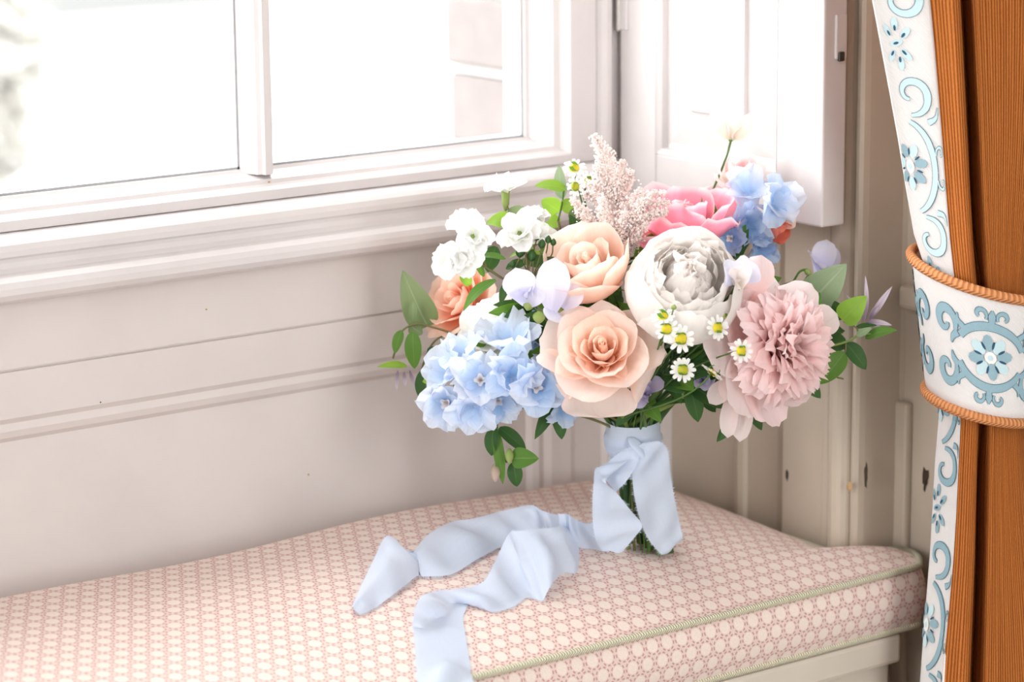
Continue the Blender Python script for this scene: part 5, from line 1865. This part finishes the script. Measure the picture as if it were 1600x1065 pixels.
# wrap round the bundle: overlapping turns with soft folds
def wrap_turn(y0, y1, x0, x1, tiltp, seed, rad0):
    c0, c1 = at(x0, y0, 0.0), at(x1, y1, 0.0)
    r2 = np.random.default_rng(seed)
    p1 = r2.uniform(0, 6.28)
    na_, nz_ = 60, 9
    vs, uv = [], []
    for i in range(nz_):
        t = i / (nz_ - 1)
        for j in range(na_):
            a = 2 * math.pi * j / (na_ - 1)
            c = c0 + (c1 - c0) * t
            r = rad0 + 0.0012 * math.sin(math.pi * t) + 0.0006 * math.sin(a * 3 + p1 + t * 5) + 0.0009 * math.sin(t * 9 + a * 2 + p1) * math.sin(math.pi * t)
            z = tiltp * math.sin(a + 0.8)
            vs.append(c + Vector((math.cos(a) * r, math.sin(a) * r, z)) - RB0)
            uv.append((t * 0.04, a * rad0))
    return mesh('wrap', vs, grid_faces(nz_, na_), M_SILK, rib, uv)


wrap_turn(656, 706, 988, 990, 0.0012, 1, 0.0218)
wrap_turn(682, 742, 989, 994, -0.0030, 2, 0.0205)
wrap_turn(676, 700, 989, 990, 0.0040, 3, 0.0226)
# knot
kp = at(996, 702, -0.026)
vs, uv = [], []
na_, nz_ = 20, 13
for i in range(nz_):
    t = i / (nz_ - 1)
    for j in range(na_):
        a = 2 * math.pi * j / na_
        r = 0.0085 * math.sin(math.pi * (0.06 + 0.88 * t)) ** 0.6 * (1 + 0.13 * math.sin(a * 3 + t * 5))
        p = kp + RT * (r * math.cos(a) * 0.8 + (t - 0.5) * 0.010) + UP * ((t - 0.5) * -0.020) - FW * (r * math.sin(a) * 0.75)
        vs.append(p - RB0)
        uv.append((a * 0.006, t * 0.03))
mesh('knot', vs, grid_faces(nz_, na_, True) + [tuple(range(na_))[::-1], tuple(range((nz_ - 1) * na_, nz_ * na_))], M_SILK, rib, uv)


def T(px, py, dd):
    return tuple(at(px, py, dd))


def G(px, py, h=0.0):
    return tuple(oncush(px, py, h + 0.0016))


# hanging tail on the right of the stems
ribbon('tail', [(T(990, 700, -0.028), T(1004, 692, -0.030)), (T(990, 716, -0.032), T(1030, 690, -0.028)), (T(988, 735, -0.035), T(1043, 704, -0.022)), (T(990, 765, -0.036), T(1047, 738, -0.020)), (T(997, 800, -0.036), T(1054, 780, -0.020)),
                (T(1010, 836, -0.034), T(1062, 818, -0.018)), (T(1026, 858, -0.032), T(1066, 838, -0.018)), (T(1036, 866, -0.028), T(1064, 846, -0.014)), (T(1042, 856, -0.018), T(1060, 840, -0.006))], seed=1, ripple=0.0016)
# loop on the left: leaves the knot, folds over and drops as a broad panel, then runs off along the cushion
ribbon('tail', [(T(992, 696, -0.030), T(1000, 712, -0.032)), (T(972, 704, -0.030), T(992, 730, -0.038)), (T(950, 722, -0.026), T(978, 752, -0.042)), (T(932, 733, -0.024), T(962, 768, -0.040))], seed=2, ripple=0.0015)
ribbon('tail', [(T(960, 722, -0.026), T(984, 716, -0.036)), (T(940, 728, -0.030), T(958, 738, -0.044)), (T(930, 734, -0.032), T(946, 752, -0.048)), (T(928, 752, -0.036), T(962, 768, -0.050)), (T(926, 785, -0.036), T(984, 796, -0.050)),
                (T(927, 820, -0.036), T(1003, 820, -0.048)), (T(932, 845, -0.036), T(992, 838, -0.044)), (T(942, 860, -0.036), T(972, 862, -0.038))], seed=3, ripple=0.0018)
ribbon('tail', [(T(930, 815, -0.034), G(952, 862, 0.002)), (T(916, 818, -0.024), G(928, 858, 0.001)), (G(900, 812, 0.022), G(906, 855, 0.001)), (G(890, 806, 0.030), G(890, 848, 0.003)), (G(884, 803, 0.030), G(886, 842, 0.004)), (G(872, 803, 0.030), G(882, 836, 0.012))], seed=4)
# back tail running left to its tip
ribbon('tail', [(G(893, 808, 0.026), G(884, 850, 0.001)), (G(868, 804, 0.022), G(862, 845, 0.001)), (G(846, 797, 0.026), G(852, 842, 0.001)), (G(828, 789, 0.028), G(836, 846, 0.002)), (G(790, 797, 0.018), G(806, 850, 0.001)), (G(738, 810, 0.012), G(782, 854, 0.002)), (G(704, 816, 0.010), G(744, 874, 0.001)),
                (G(668, 836, 0.010), G(706, 896, 0.001)), (G(640, 866, 0.010), G(664, 900, 0.001)), (G(622, 846, 0.018), G(654, 898, 0.001)), (G(603, 838, 0.028), G(640, 908, 0.003)), (G(584, 874, 0.016), G(612, 930, 0.001)), (G(562, 920, 0.006), G(584, 950, 0.000)), (G(547, 955, 0.001), G(562, 960, 0.000))], seed=5, ripple=0.0030, belly=0.004)
# front tail falling towards the viewer and over the cushion edge
ribbon('tail', [(G(880, 812, 0.010), G(905, 858, 0.001)), (G(876, 818, 0.022), G(901, 893, 0.001)), (G(871, 823, 0.032), G(880, 894, 0.003)), (G(846, 826, 0.034), G(862, 912, 0.010)), (G(812, 829, 0.032), G(848, 938, 0.006)), (G(795, 834, 0.028), G(836, 957, 0.002)), (G(776, 872, 0.018), G(822, 968, 0.000)),
                (G(756, 908, 0.010), G(800, 960, 0.001)), (G(724, 919, 0.008), G(766, 970, 0.001)), (G(684, 923, 0.012), G(738, 994, 0.001)), (G(657, 934, 0.020), G(726, 1004, 0.002)), (G(646, 966, 0.018), G(724, 1014, 0.001)), (G(647, 1010, 0.010), G(732, 1040, 0.001)), (G(652, 1060, 0.004), G(738, 1060, 0.001)),
                (tuple(onz(655, 1090, 0.470) + Vector((0, -0.003, 0))), tuple(onz(745, 1075, 0.468) + Vector((-0.008, -0.010, 0)))), (tuple(onz(655, 1090, 0.470) + Vector((0.002, -0.012, -0.03))), tuple(onz(745, 1075, 0.468) + Vector((-0.008, -0.016, -0.03)))),
                (tuple(onz(655, 1090, 0.470) + Vector((0.006, -0.010, -0.09))), tuple(onz(745, 1075, 0.468) + Vector((-0.004, -0.014, -0.08))))], seed=6, ripple=0.0036, belly=0.005)
